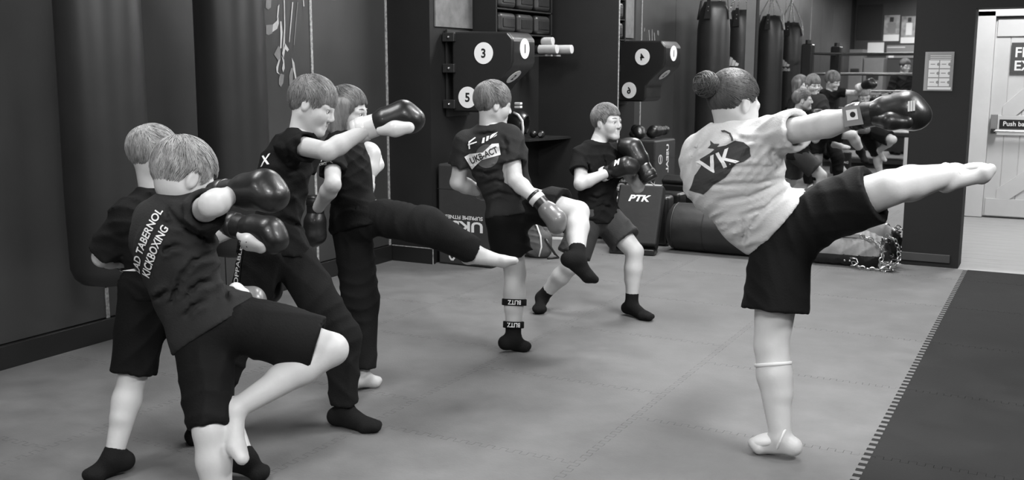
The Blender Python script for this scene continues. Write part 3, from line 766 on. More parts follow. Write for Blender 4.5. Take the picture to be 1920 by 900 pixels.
cm = MB(); rs = random.Random(3)
pp = [(.40+.045*math.cos(i*1.9)+rs.uniform(-.015,.015), -.16+.035*math.sin(i*1.9)+rs.uniform(-.015,.015), .014+.010*(i//3)) for i in range(18)]
chain_pts(cm, pp, .045, .005, .015); cm.build('chain_heap', M_METAL, cb)
hk = MB().tube([(.12,-.165,.085),(.17,-.17,.082),(.185,-.175,.055),(.16,-.18,.03),(.13,-.18,.03)], .006, 8).build('hook', M_METAL, cb, smooth=True)

# backpack and trainers by the wall
bp_ = empty('backpack', (zpt(1003, 484)[0], zpt(1003, 484)[1]+.08, 0), math.radians(20), label='slumped grey sports backpack with pale piping by the black wall', cat='backpack')
S = SDF(.009); S.cone((-.04,0,.1), (-.06,0,.25), .11, .085, .03).cone((.03,-.03,.07), (.05,-.03,.16), .08, .06, .03); S.cut.append(lambda P: .003-P[:,2]); S.post.append(folds([((.3,.2,1), 80), ((1,.2,.4), 70)], .008, 9))
v, q = S.mesh(); link('pack_body', mesh_from(v, q), mat('backpack_cloth', .07, .8, .2, 10, bump=.2, bscale=80), bp_)
MB().tube([(.01,-.105,.02),(.03,-.105,.10),(.02,-.10,.19),(-.01,-.09,.27),(-.05,-.07,.325)], .007, 8).build('piping', M_DECAL, bp_, smooth=True)
MB().tube([(.06,-.1,.17),(.09,-.1,.12),(.14,-.09,.04),(.17,-.07,.012),(.08,-.12,.01)], .010, 8).build('strap', M_VINYL2, bp_, smooth=True)
def trainer(x, y, rz, label):
    e = empty('trainer', (x, y, 0), rz, label=label, cat='shoe')
    S = SDF(.006); S.cone((-.08,0,.045), (.07,0,.03), .038, .034, .03).cone((-.085,0,.05), (-.08,0,.095), .036, .033, .02); S.ell((-.08,0,.115), (.03,.022,.03), sub=True, k=.01); S.cut.append(lambda P: .022-P[:,2])
    v, q = S.mesh(); link('upper', mesh_from(v, q), mat('trainer_cloth', .10, .7, .3, 20), e)
    MB().loft([[V(.15*math.cos(a)*.85-.005, .045*math.sin(a), z) for a in np.linspace(0, 2*math.pi, 24, endpoint=False)] for z in (0, .024)]).build('sole', M_WHITE, e, bevel=.004)
    MB().tube([(.03,-.02,.066),(.01,.02,.075),(-.01,-.02,.082),(-.03,.02,.09)], .003, 5).build('laces', M_WHITE, e, smooth=True)
p = zpt(1038, 448); trainer(p[0], p[1], math.radians(15), 'grey trainer with white sole standing behind the backpack, laces loose')
p = zpt(1056, 446); S0 = trainer(p[0]+.12, p[1]+.02, math.radians(-60), 'grey trainer with white sole turned sideways, its mate beside it')

# boxing ring and far gear (seen in the mirror) ---------------------------------------
rg = empty('boxing_ring', (-2.6, -1.3, 0), label='boxing ring with dark canvas platform and corner posts, seen in the mirror', cat='boxing ring')
RX0, RX1, RY0, RY1 = -3.95, -1.25, -1.7, .60
MB().box(RX0, RX1, RY0, RY1, .50, .58).build('canvas_deck', M_VINYL2, rg, off=rg.location, bevel=.02)
MB().box(RX0+.02, RX1-.02, RY1-.03, RY1-.005, .28, .50).build('apron', M_VINYL, rg, off=rg.location)
MB().box(RX0+.05, RX1-.05, RY1-.12, RY1-.06, .08, .14).build('lower_beam', M_DMET, rg, off=rg.location)
for x_, y_ in ((RX0+.1, RY1-.1), (RX1-.1, RY1-.1), (RX0+.1, RY0+.1), (RX1-.1, RY0+.1)):
    MB().cyl((x_, y_, 0), (x_, y_, 1.98), .045).build('corner_post', M_DMET, rg, off=rg.location)
    MB().box(x_-.09, x_+.09, y_-.09, y_+.09, .75, 1.92).build('corner_pad', M_VINYL, rg, off=rg.location, bevel=.03)
for x_ in (RX0+.25, -2.28): MB().box(x_-.03, x_+.03, RY1-.06, RY1+.01, 0, .5).build('platform_leg', M_WHITE, rg, off=rg.location)
for zz in (.85, 1.15, 1.45, 1.77):
    MB().tube([(RX0+.1,RY1-.1,zz),(RX1-.1,RY1-.1,zz-.02),(RX1-.1,RY0+.1,zz),(RX0+.1,RY0+.1,zz)], .016, 8, closed=True).build('rope', M_VINYL2 if zz != 1.15 else M_GREY, rg, off=rg.location, smooth=True)
def far(px, Yv=25.0): return unmirror(at(px[0], px[1], Yv))
for i, (x0, x1) in enumerate(((1572, 1583), (1584, 1612), (1613, 1652))):
    a = far((x0, 100), 24.6); b = far((x1, 100), 24.6); zt = far((x1, [86, 92, 108][i]), 24.6)[2]
    e = empty('locker', ((a[0]+b[0])/2, YBACK, 0), label=['narrow pale locker in the corner behind the ring', 'grey metal locker with a vent plate behind the ring', 'wide grey metal locker below the white board'][i], cat='locker')
    hwid = abs(b[0]-a[0])/2
    MB().box(-hwid, hwid, .0, .5, 0, zt).build('locker_body', mat('locker_grey', .17, .5, .1, 3), e, bevel=.01)
    MB().box(-hwid+.02, hwid-.02, .5, .515, .05, zt-.04).build('locker_door', MATS['locker_grey'], e, bevel=.006)
    MB().box(-hwid*.6, hwid*.6, .515, .522, zt*.72, zt*.78).build('vent_plate', M_DMET, e)
    MB().box(hwid*.6, hwid*.7, .515, .54, zt*.5, zt*.58).build('handle', M_METAL, e)
def wallboard(name, label, cat, px0, px1, m_, parts=()):
    a = far(px0); b = far(px1); x0, x1 = sorted((a[0], b[0])); z0, z1 = sorted((a[2], b[2]))
    e = empty(name, ((x0+x1)/2, YBACK, z0), label=label, cat=cat); w_ = (x1-x0)/2; h_ = z1-z0
    MB().box(-w_, w_, 0, .025, 0, h_).build('board', m_, e)
    MB().box(-w_-.015, w_+.015, 0, .02, -.015, 0).box(-w_-.015, w_+.015, 0, .02, h_, h_+.015).box(-w_-.015, -w_, 0, .02, 0, h_).box(w_, w_+.015, 0, .02, 0, h_).build('frame', M_DMET, e)
    for nm, u0, u1, v0, v1, mm in parts:
        MB().box(-w_+u0*2*w_, -w_+u1*2*w_, .025, .029, v0*h_, v1*h_).build(nm, mm, e)
    return e
wallboard('dark_banner', 'large dark banner high on the rear wall, seen in the mirror', 'banner', (1602, 8), (1645, 72), M_INK)
wallboard('white_board', 'blank white board on the rear wall above the lockers', 'board', (1620, 79), (1650, 102), M_DECAL)
wallboard('notice_board', 'dark notice board with pale paper strips next to the white board', 'board', (1656, 84), (1714, 108), M_GREY, (('paper_strip', .02, .95, .30, .44, M_DECAL), ('paper_strip', .08, .25, .02, .3, M_DECAL), ('paper_strip', .02, .6, .80, .86, M_DECAL)))
M_POST = mat('poster_print', .30, .5, .55, 5)
wallboard('poster', 'poster with a pale bare torso figure, beside the dark banner', 'poster', (1652, 27), (1679, 76), M_POST, (('poster_foot', 0, 1, 0, .25, M_DECAL), ('printed_figure', .25, .75, .3, .7, M_GREY), ('printed_head', .35, .6, .74, .92, M_INK)))
wallboard('poster', 'poster with a raised-arms figure, further from the dark banner', 'poster', (1685, 29), (1712, 80), M_POST, (('poster_foot', 0, 1, 0, .22, M_DECAL), ('printed_figure', .3, .7, .3, .75, M_DECAL), ('printed_head', .4, .62, .78, .95, M_INK)))
# kick pads standing on the mat by the ring
for i, px in enumerate(((1566, 326), (1583, 330))):
    q = unmirror(zpt(px[0], px[1]))
    e = empty('shin_pad', (q[0], q[1], 0), math.radians(90), label=['dark shin pad standing on the mat near the ring, with a small white mark', 'dark rounded shin pad standing on the mat with a white word mark'][i], cat='shin pad')
    MB().box(-.05, .02, -.085, .085, 0, .36).build('pad', M_VINYL, e, bevel=.03, seg=3)
    v, f = text_geo('DAX' if i else 'K', 1, bold=.03); FF = np.stack([V(0,1,0), V(0,0,1), V(1,0,0)], 1)
    flat_decal('mark', fit(v, h=.035), f, V(.02, 0, .2), FF, M_DECAL, e, lift=.003)
# ------------------------------------------------------------------ people
def head_axes(face, up):
    x = nrm(face); u = np.array(up, float); z = nrm(u - x*(u @ x)); return np.stack([x, np.cross(z, x), z], 1)
def build_head(h, c, A, neck, scale, female=False):
    """face, ears and neck as one surface; local x forward, y left, z up, for a 0.22 m head"""
    s = scale; T = lambda *p: c + A @ (np.array(p)*s)
    S = SDF(.0042)
    E_ = lambda p, r, k=.015, sub=False: S.ell(T(*p), np.array(r)*s, A, k*s, sub=sub)
    C_ = lambda p, q, ra, rb, k=.012, sub=False: S.cone(T(*p), T(*q), ra*s, rb*s, k*s, sub=sub)
    E_((-.014,0,.030), (.093,.073,.083), .02); E_((.028,0,-.028), (.058,.057,.078), .03)
    for sg in (1, -1):
        C_((-.004,.046*sg,-.045), (.060,.014*sg,-.094), .021, .017, .025)
        E_((.053,.034*sg,-.030), (.030,.026,.032), .025)
        C_((.079,.012*sg,.014), (.066,.046*sg,.012), .010, .010, .018)
        E_((.094,.009*sg,-.036), (.009,.007,.006), .007)
        E_((.0735,.031*sg,.0045), (.013,.016,.0065), .006)
        E_((-.004,.0735*sg,-.010), (.018,.009,.029), .008)
    C_((.080,0,.012), (.101,0,-.026), .008, .0095, .014)
    C_((.0835,-.013,-.0590), (.0835,.013,-.0590), .0055, .0055, .012); C_((.0815,-.012,-.0710), (.0815,.012,-.0710), .0060, .0060, .012)
    E_((.071,0,-.096), (.018,.020,.016), .022)
    S.cone(T(-.022,0,-.035), neck, .050*s, .056*s, .03*s)
    for sg in (1, -1):
        E_((.094,.031*sg,-.006), (.016,.017,.0085), .010, True)
        E_((-.001,.085*sg,-.006), (.012,.006,.021), .006, True)
    C_((.0920,-.018,-.0652), (.0920,.018,-.0652), .0030, .0030, .004, True)
    return S.mesh()
HAIRLINE = dict(crop=([-.12,-.075,-.045,-.02,.012,.030,.048,.062,.12], [-.078,-.074,-.058,.012,.016,-.012,.014,.046,.050]),
                fringe=([-.12,-.075,-.045,-.02,.012,.032,.050,.070,.12], [-.080,-.076,-.060,.008,.012,-.012,.000,.026,.026]),
                long=([-.12,-.06,-.02,.012,.026,.042,.060,.085,.12], [-.125,-.13,-.13,-.125,-.10,.0,.036,.052,.054]),
                back=([-.12,-.075,-.045,-.02,.012,.030,.048,.070,.12], [-.082,-.080,-.066,.010,.014,-.006,.034,.058,.062]))
def build_hair(c, A, scale, style, seed=1, n=1500):
    """close cap plus combed strands, one mesh; local frame of the head"""
    s = scale; T = lambda *p: c + A @ (np.array(p)*s); S = SDF(.0048)
    R = np.array(dict(crop=(.100,.0805,.0925), fringe=(.103,.083,.096), long=(.103,.084,.095), back=(.100,.081,.093))[style])
    e0 = np.array((-.013,0,.033)); bun = np.array((-.140,0,.036))
    S.ell(T(*e0), R*s, A, .02*s)
    if style == 'long':
        for sg in (1, -1):
            S.cone(T(.006,.060*sg,.04), T(.006,.064*sg,-.085), .030*s, .016*s, .02*s); S.cone(T(-.03,.060*sg,.03), T(-.03,.062*sg,-.10), .034*s, .020*s, .02*s)
        S.cone(T(-.07,0,.02), T(-.065,0,-.09), .05*s, .034*s, .03*s)
    if style == 'back': S.ell(T(*bun), np.array((.040,.042,.043))*s, A, .008*s)
    hx, hz = HAIRLINE[style]; rs = np.random.RandomState(seed); ph = rs.rand(8)*6.3
    loc = lambda P: ((P-c) @ A)/s
    line = lambda q: np.interp(q[...,0], hx, hz)
    def thin(P):
        q = loc(P); return .008*s*np.clip(1-(q[:,2]-line(q))/.028, 0, 1)*(q[:,0] > -.095)
    def cut(P):
        q = loc(P); z = line(q) + .005*np.sin(q[:,0]*190+ph[0]+q[:,1]*90); return np.where(q[:,0] < -.108, -.05, (z-q[:,2])*s)
    if style != 'long': S.post.append(thin)
    S.cut.append(cut)
    v, q4 = S.mesh(); V_ = [v]; Q_ = [q4]; base = len(v)
    whorl = np.array((-.060,.012,.10)); over = dict(crop=.006, fringe=.016, long=.004, back=-.004)[style]
    nv = []; nf = []
    def strand(pts, r0):
        nonlocal base
        m_ = len(pts)
        for i, p in enumerate(pts):
            t = pts[min(i+1, m_-1)]-pts[max(i-1, 0)]; t = t/(np.linalg.norm(t)+1e-9)
            nn = p-e0; nn = nn-t*(nn @ t); nn = nn/(np.linalg.norm(nn)+1e-9); b = np.cross(t, nn)
            r = r0*(1-.75*(i/(m_-1))**1.5)
            for x, y in ((1.6, -.3), (0, .9), (-1.6, -.3)): nv.append(p + b*x*r + nn*y*r)
        o = base+len(nv)-3*m_
        for i in range(m_-1):
            for k in range(3): nf.append((o+3*i+k, o+3*i+(k+1) % 3, o+3*i+3+(k+1) % 3, o+3*i+3+k))
    cnt = 0
    while cnt < n:
        u = rs.randn(3); u /= np.linalg.norm(u); q = e0+R*u
        if q[2] < line(q)+.004: continue
        cnt += 1; L = rs.uniform(.035, .06) if style in ('crop',) else rs.uniform(.05, .085); L = L*(1.6 if style in ('long', 'back') else 1)
        m_ = 5 if style in ('crop', 'fringe') else 7
        lift = rs.uniform(.0, .045) if style != 'back' else rs.uniform(0, .02); jit = rs.randn(3)*.11; pts = [q.copy()]; st = L/(m_-1)
        for i in range(m_-1):
            if style == 'back': f_ = bun-q
            else:
                f_ = q-whorl; f_[2] -= .01
                if q[0] > -.03 and q[2] > .055: f_ = f_/np.linalg.norm(f_)*.06 + np.array((.06, 0, -.01))
                if style in ('fringe', 'long') and q[0] > .05: f_ = np.array((.02, .25*np.sign(q[1])*(.08 if style == 'long' else .01), -.1))
                if q[2] < .03: f_ = f_*.3 + np.array((-.01 if style != 'long' else 0, 0, -.08))
            f_ = f_/(np.linalg.norm(f_)+1e-9)+jit; nn = (q-e0)/(R*R); nn /= np.linalg.norm(nn)
            f_ = f_-nn*(f_ @ nn); f_ /= np.linalg.norm(f_)+1e-9; q2 = q+f_*st
            if style == 'long' and q2[2] < .0:
                q2[1] = np.sign(q2[1])*max(abs(q2[1]), .066) if q2[0] > -.05 else q2[1]
                if q2[0] > .030: q2[0] = .030
            else:
                w = (q2-e0)/R; w /= np.linalg.norm(w); q2 = e0+R*w*(1.012+lift*(i+1)/(m_-1))
            if q2[2] < line(q2)-over: 
                if len(pts) > 1: break
            pts.append(q2.copy()); q = q2
        if len(pts) > 2: strand(pts, rs.uniform(.0009, .0021))
    if style == 'back':
        for k in range(520):
            ax = rs.randn(3)*.5+np.array((1, 0, .2)); ax /= np.linalg.norm(ax); a = np.cross(ax, rs.randn(3)); a /= np.linalg.norm(a); b = np.cross(ax, a); r = rs.uniform(.038, .047); t0 = rs.uniform(0, 6.3)
            strand([bun+(a*math.cos(t0+t)+b*math.sin(t0+t))*r for t in np.linspace(0, 1.5, 7)], .0015)
    sv = np.array(nv); sv = c + (sv*s) @ A.T
    return np.concatenate([v, sv]), np.concatenate([q4, np.array(nf)])

def add_foot(S, ank, toe, h, up=None, w=1.0, k=.015):
    """ankle joint -> toe tip, heel behind"""
    d = toe-ank; L = np.linalg.norm(d); d = d/L
    sole = nrm(np.array(up) if up is not None else V(0,0,1)); dn = -nrm(sole - d*(sole @ d))
    heel = ank + dn*.024*h - d*.022*h; ball = ank + d*L*.66 + dn*.010*h; r = .020*h*w
    S.cone(ank, heel, r*1.15, r*1.15, k); S.cone(heel, ball, r*1.0, r*.95, k); S.cone(ank+d*.01*h, ball, r*1.1, r*.85, k)
    S.cone(ball, toe-d*r*.6, r*.95, r*.62, k)
    lat = np.cross(d, dn)
    S.cone(ball+lat*.016*h*w, toe-d*.018*h+lat*.014*h*w, r*.72, r*.5, k); S.cone(ball-lat*.014*h*w, toe-d*.014*h-lat*.010*h*w, r*.72, r*.5, k)

def person(label, J, h, wt=1.0, face=None, up=(0,0,1), hair='crop', hmat=None, hscale=1.0, shirt=M_BLK, sleeve=.62, hem=None, seed=1,
           bottoms='shorts', bcut=(.8, .8), bmat=M_SHORT, loose=1.0, legtaper=(1, 1), feet=('bare', 'bare'), collar=True, foldamp=.006, fold_dir=None, tee_loose=1.0, hair_n=2600, swide=1.03, creases=(), cdepth=.010, btop=.03):
    off = V((J['aL'][0]+J['aR'][0])/2, (J['aL'][1]+J['aR'][1])/2, 0)
    if 'root' in J: off = J['root']
    root = empty('person', tuple(off), label=label, cat='person')
    pel, neck = J['pel'], J['neck']; sp = nrm(neck-pel)
    latS = nrm(J['shL']-J['shR']); latS = nrm(latS - sp*(latS @ sp)); latH = nrm(J['hL']-J['hR']); latH = nrm(latH - sp*.6*(latH @ sp))
    upH = nrm(sp - latH*(sp @ latH))
    FS = np.stack([latS, np.cross(sp, latS), sp], 1); FH = np.stack([latH, np.cross(upH, latH), upH], 1)
    chest = J.get('chest', pel + (neck-pel)*.66); belly = J.get('belly', pel + (neck-pel)*.32)
    hs = hscale*h**.35*.235/ .22 * (1/1.5**.35) * .93
    # ---- body: torso, arms, legs as one surface
    S = SDF(.0085); w = wt*h
    def torso(S, g, k=.03, top=True, wide=1.0):
        S.ell(pel+upH*.005*h, (.088*w+g, .064*w+g, .075*h+g), FH, k); S.ell(belly, (.078*w+g, .058*w+g, .11*h+g), FS, k)
        S.ell(chest, (.094*w*wide+g, .066*w+g, .115*h+g), FS, k)
        S.cone(J['shL']-sp*.012*h, J['shR']-sp*.012*h, .029*w+g, .029*w+g, k)
        for a in ('shL', 'shR'): S.cone(neck-sp*.014*h, J[a]-sp*.006*h, .032*w+g*.5, .027*w+g*.8, k)
    torso(S, 0)
    S.cone(neck-sp*.03*h, neck+nrm(J['head']-neck)*.03*h, .038*w, .033*h, .02)
    for a, b, c in (('shL','elL','wrL'), ('shR','elR','wrR')):
        A_, B_, C_ = J[a], J[b], J[c]
        S.cone(A_, B_, .030*w, .0255*w, .015); S.cone(B_, B_+(C_-B_)*.3, .0265*w, .0275*w, .012); S.cone(B_+(C_-B_)*.3, C_, .0275*w, .0185*w, .012)
        S.cone(C_, C_+nrm(C_-B_)*.02*h, .0185*w, .018*w, .012)
    for a, b, c, t in (('hL','kL','aL','tL'), ('hR','kR','aR','tR')):
        A_, B_, C_ = J[a], J[b], J[c]
        S.cone(A_, B_, .056*w, .037*w, .02); S.cone(B_, B_+(C_-B_)*.32, .036*w, .0365*w, .015)
        # calf behind the shin
        kb = nrm((A_-B_)/np.linalg.norm(A_-B_)+(C_-B_)/np.linalg.norm(C_-B_)+1e-6*CF) if np.linalg.norm(nrm(A_-B_)+nrm(C_-B_)) > .15 else -nrm(J[t]-C_)
        kb = nrm(kb - nrm(C_-B_)*(kb @ nrm(C_-B_)))
        S.cone(B_+(C_-B_)*.12+kb*.008*h, B_+(C_-B_)*.52+kb*.010*h, .026*w, .027*w, .02)
        S.cone(B_+(C_-B_)*.32, C_, .0365*w, .0225*w, .02)
        add_foot(S, C_, J[t], h, J.get('up'+t), 1.0)
    v1, q1 = S.mesh()
    A = head_axes(face, up); c = J['head']
    v2, q2 = build_head(h, c, A, neck-sp*.01*h, hs)
    v = np.concatenate([v1, v2])-off; q = np.concatenate([q1, q2+len(v1)])
    body = link('body', mesh_from(v, q, True, 'body'), M_SKIN, root)
    T = lambda *p: c + A @ (np.array(p)*hs) - off
    for sg in (1, -1):
        ey = MB().sphere(T(.0745,.031*sg,-.006), .0115*hs, 14, 10).build('eye', M_EYE, root, smooth=True)
        MB().sphere(T(.0822,.031*sg,-.006), .0052*hs, 10, 8).build('iris', M_IRIS, ey, smooth=True)
        MB().tube([T(.0885,.012*sg,.020), T(.0845,.028*sg,.0255), T(.0735,.046*sg,.021)], [.0028*hs, .0034*hs, .0015*hs], 6).build('eyebrow', hmat, root, smooth=True)
        MB().tube([T(.0835,.020*sg,-.003), T(.0862,.030*sg,-.0005), T(.0795,.042*sg,-.004)], [.0008*hs, .0015*hs, .0008*hs], 6).build('eyelid', M_HDARK, root, smooth=True)
    MB().tube([T(.0845,-.015,-.065), T(.0872,0,-.0645), T(.0845,.015,-.065)], [.0006*hs, .0016*hs, .0006*hs], 6).build('lips', M_LIP, root, smooth=True)
    v, q = build_hair(c, A, hs, hair, seed, hair_n)
    link('hair', mesh_from(v-off, q, True, 'hair'), hmat, root)
    # ---- shirt
    S = SDF(.0085); g = .013*tee_loose
    torso(S, g, .035, wide=swide)
    for pa, pb, ra, rb in J.get('extra', ()): S.cone(pa, pb, ra, rb, .05)
    hp, hn = (pel - sp*.035*h, -sp) if hem is None else hem
    low = hp + hn*.03
    S.ell(pel-upH*.03*h, (.094*w+g, .070*w+g, .085*h+g), FH, .04)
    for a, b in (('shL','elL'), ('shR','elR')):
        A_, B_ = J[a], J[b]; d = nrm(B_-A_); e_ = A_+(B_-A_)*sleeve
        S.cone(A_-d*.004*h, e_+d*.05, .034*w+g*.6, .040*w+g*.8, .022, cuts=[(e_, d)])
        S.cone(e_-d*.05, e_+d*.06, .027*w, .036*w+g*.4, .006, sub=True)
    nd = nrm(J['head']-neck)
    S.cone(neck+nd*.012*h, neck+nd*.10*h, .037*h*max(1, wt*.97), .05*h, .008, sub=True)
    fd = fold_dir if fold_dir is not None else [(sp*.9+latS*.45, 95), (sp-latS*.6, 75), (sp*.5+latS*.8, 55)]
    S.post.append(folds(fd, foldamp, seed+3))
    if creases:
        segs_ = []
        for pl in creases:
            pts = [ch(chest, p, .5, 0) for p in pl]; n_ = len(pts)-1
            for i in range(n_): segs_.append((pts[i], pts[i+1], i/n_, (i+1)/n_))
        def crease(P):
            r = np.zeros(len(P)); near = ((P-chest) @ CF) < .02
            Q = P-np.outer((P-CAMP) @ CF, CF)
            for a_, b_, t0, t1 in segs_:
                # compare along the sight lines' plane through the chest
                A_ = a_-CF*((a_-CAMP) @ CF); B_ = b_-CF*((b_-CAMP) @ CF); k_ = ((P-CAMP) @ CF)/((a_-CAMP) @ CF)
                Qs = CAMP-CF*0 + (Q-CAMP)/k_[:, None]; ba = B_-A_; t = np.clip(((Qs-A_) @ ba)/(ba @ ba), 0, 1)
                d_ = np.linalg.norm(Qs-A_-t[:, None]*ba, axis=1); tt = t0+(t1-t0)*t; fade = np.clip(4*tt, 0, 1)*np.clip(4*(1-tt), 0, 1)
                g_ = cdepth*fade*(np.exp(-(d_/.009)**2) - .55*np.exp(-((d_-.020)/.009)**2)); r = np.where(np.abs(g_) > np.abs(r), g_, r)
            return r*near
        S.post.append(crease)
    S.cut.append(lambda P: (P-hp) @ hn)
    v, q = S.mesh(); sh = link('t_shirt', mesh_from(v-off, q, True, 't_shirt'), shirt, root)
    # ---- shorts / trousers
    S = SDF(.0085); g = .010
    S.ell(pel+upH*.0*h, (.089*w+g, .066*w+g, .075*h+g), FH, .03)
    for i, (a, b, c_, t) in enumerate((('hL','kL','aL','tL'), ('hR','kR','aR','tR'))):
        A_, B_, C_ = J[a], J[b], J[c_]; d = nrm(B_-A_); d2 = nrm(C_-B_); f_ = bcut[i]
        if bottoms == 'shorts':
            if f_ <= 1:
                e_ = A_+(B_-A_)*f_
                S.cone(A_, e_+d*.06, .060*w+g, (.054*w+g)*loose*legtaper[i], .03, cuts=[(e_, d)])
                S.cone(e_-d*.03, e_+d*.07, .045*w*min(1, legtaper[i]+.05), (.050*w+g*.5)*loose*legtaper[i]*.97, .006, sub=True)
            else:
                e_ = B_+(C_-B_)*(f_-1)
                S.cone(A_, B_, .060*w+g, (.049*w+g)*loose, .03); S.cone(B_, e_+d2*.06, (.049*w+g)*loose, (.050*w+g)*loose, .03, cuts=[(e_, d2)])
                S.cone(e_-d2*.05, e_+d2*.07, .038*w, (.046*w+g*.5)*loose, .006, sub=True)
        else:
            e_ = C_ - d2*.02*h
            S.cone(A_, B_, .060*w+g, (.046*w+g)*loose, .03); S.cone(B_, e_+d2*.06, (.045*w+g)*loose, (.031*w+g)*loose, .03, cuts=[(e_, d2)])
            S.cone(e_-d2*.05, e_+d2*.07, .024*w, (.028*w+g*.4)*loose, .006, sub=True)
    dl = nrm(J['kL']-J['hL']); drr = nrm(J['kR']-J['hR'])
    S.post.append(folds([(dl*.9+latH*.4, 85), (drr*.9-latH*.5, 75), (latH+sp*.3, 60)], foldamp*.7, seed+11))
    top_n = upH; top_p = pel+upH*btop*h
    S.cut.append(lambda P: (P-top_p) @ top_n)
    v, q = S.mesh(); bt = link('trousers' if bottoms == 'trousers' else 'shorts', mesh_from(v-off, q, True, 'bottoms'), bmat, root)
    # ---- socks and pads on the feet
    for i, (kk, c_, t) in enumerate((('kL','aL','tL'), ('kR','aR','tR'))):
        if feet[i] in ('sock', 'lowsock'):
            S = SDF(.006); C_ = J[c_]; d = nrm(J[kk]-C_); hh = (.055 if feet[i] == 'sock' else .028)*h
            add_foot(S, C_, J[t]+nrm(J[t]-C_)*.004, h, J.get('up'+t), 1.16); S.cone(C_, C_+d*(hh+.05), .0265*w, .0285*w, .02, cuts=[(C_+d*hh, d)])
            v, q = S.mesh(); link('sock', mesh_from(v-off, q), M_SOCK, root)
        elif feet[i] == 'pad':      # white instep guard with straps
            C_ = J[c_]; T_ = J[t]; d = nrm(T_-C_); L = np.linalg.norm(T_-C_); sole = nrm(np.array(J.get('up'+t, V(0,0,1)))); un = nrm(sole - d*(sole @ d))
            S = SDF(.006); Fp = np.stack([d, np.cross(un, d), un], 1)
            S.ell(C_+d*L*.46+un*.002*h, (L*.46, .027*h, .0165*h), Fp, .015); 
            S.cut.append(lambda P, C_=C_, un=un: -((P-C_) @ un)-.012)
            v, q = S.mesh(); pdj = link('instep_pad', mesh_from(v-off, q), M_PADW, root)
            ring = [C_-d*.004*h+ .027*h*(Fp[:,1]*math.cos(a)*1.0 + nrm(un*.8-d*.6)*math.sin(a)*1.15) for a in np.linspace(0, 2*math.pi, 24, endpoint=False)]
            MB().tube(ring, .006, 6, closed=True).build('ankle_strap', M_PADW, root, off=off, smooth=True)
    return root, off, dict(body=body, shirt=sh, bottoms=bt), FS

def limb_band(root, off, a, b, t, r, width, m_, name='band', sub=None):
    c = a+(b-a)*t; d = nrm(b-a); F = frame_from(z=d)
    return MB().lathe([(-width/2, r*.97), (-width/2+.002, r*1.02), (width/2-.002, r*1.02), (width/2, r*.97)], c, F, 28).build(name, m_, root, off=off, smooth=True)
def chk(n, J, h):
    for a, b, r in (('hL','kL',.245),('kL','aL',.246),('hR','kR',.245),('kR','aR',.246),('shL','elL',.175),('elL','wrL',.15),('shR','elR',.175),('elR','wrR',.15),('pel','neck',.30),('shL','shR',.21)):
        L = np.linalg.norm(J[a]-J[b]); 
        if not .78 < L/(r*h) < 1.25: print('BONE', n, a, b, round(L/(r*h), 2))
    for k_, p in J.items():
        if k_ != 'extra' and p[2] < 0 and not k_.startswith('up'): print('LOW', n, k_, np.round(p, 2))

# --- the coach in the pale T-shirt, kicking to the right
h = 1.66; J = {}
J['aL'] = zpt(1464, 822, .075); J['tL'] = zpt(1403, 832, .03); J['kL'] = ch(J['aL'], (1446, 648), .246*h, .0); J['hL'] = ch(J['kL'], (1466, 455), .245*h, .3)
J['pel'] = ch(J['hL'], (1490, 430), .06*h, 0); J['hR'] = ch(J['pel'], (1518, 408), .06*h, -.2); J['kR'] = ch(J['hR'], (1668, 352), .245*h, -.35)
J['aR'] = ch(J['kR'], (1788, 326), .246*h, .7); J['tR'] = ch(J['aR'], (1868, 318), .15*h, .2); J['uptR'] = cv(-.1, .8, .55)
J['neck'] = ch(J['pel'], (1368, 246), .31*h, 0); J['shR'] = ch(J['neck'], (1440, 254), .11*h, -.5); J['shL'] = ch(J['neck'], (1312, 290), .11*h, .4)
J['elR'] = ch(J['shR'], (1528, 238), .175*h, -.75); J['wrR'] = ch(J['elR'], (1612, 219), .15*h, -.55)
J['elL'] = J['shL'] + .29*nrm(cv(.62, -.75, .40)); J['wrL'] = J['elL'] + .25*nrm(cv(.3, .25, .9)); J['head'] = ch(J['neck'], (1376, 196), .10*h, 0)
J['chest'] = ch(J['neck'], (1372, 320), .2*h, 0); J['belly'] = ch(J['pel'], (1412, 392), .15*h, 0); _t = ch(J['pel'], (1422, 452), .1*h, 0); J['extra'] = [(J['belly'], _t, .10, .055), (J['belly'], J['pel'], .13, .12)]
chk('coach', J, h)
rootW, offW, PW, FSW = person('person with hair in a bun, pale printed T-shirt and black shorts, kicking high', J, h, 1.12, face=cv(.84, -.20, .46), up=cv(.1, 1, 0), swide=1.12, fold_dir=[(J['neck']-J['pel'], 120), (nrm(J['neck']-J['pel'])+.35*CR, 85), (nrm(J['neck']-J['pel'])-.3*CR, 150)], hair='back', hmat=M_HDARK, hscale=1.09, shirt=M_TEE,
    sleeve=.66, hem=(ch(J['pel'], (1452, 420), .2, 0), nrm(cv(.78, -.62, 0))), seed=3, bcut=(.66, .82), loose=1.25, legtaper=(1, .88), feet=('pad', 'pad'), btop=.06, foldamp=.005, cdepth=.009, creases=[[(1480,324),(1440,314),(1373,314),(1320,318)], [(1480,332),(1423,344),(1357,348),(1315,345)], [(1472,338),(1407,368),(1330,380)], [(1452,268),(1446,295),(1474,322)], [(1490,346),(1440,387),(1372,412)], [(1393,400),(1398,433),(1390,470)], [(1435,262),(1400,262),(1370,252)], [(1470,352),(1425,400),(1395,440)], [(1335,250),(1300,285),(1292,330)]], tee_loose=1.5)
_fy = np.stack([V(1,0,0), V(0,0,1), V(0,1,0)], 1)
_v1, _f1 = text_geo('III', 1, bold=.05, shear=.2); _v1 = fit(_v1, w=.03, h=.035)
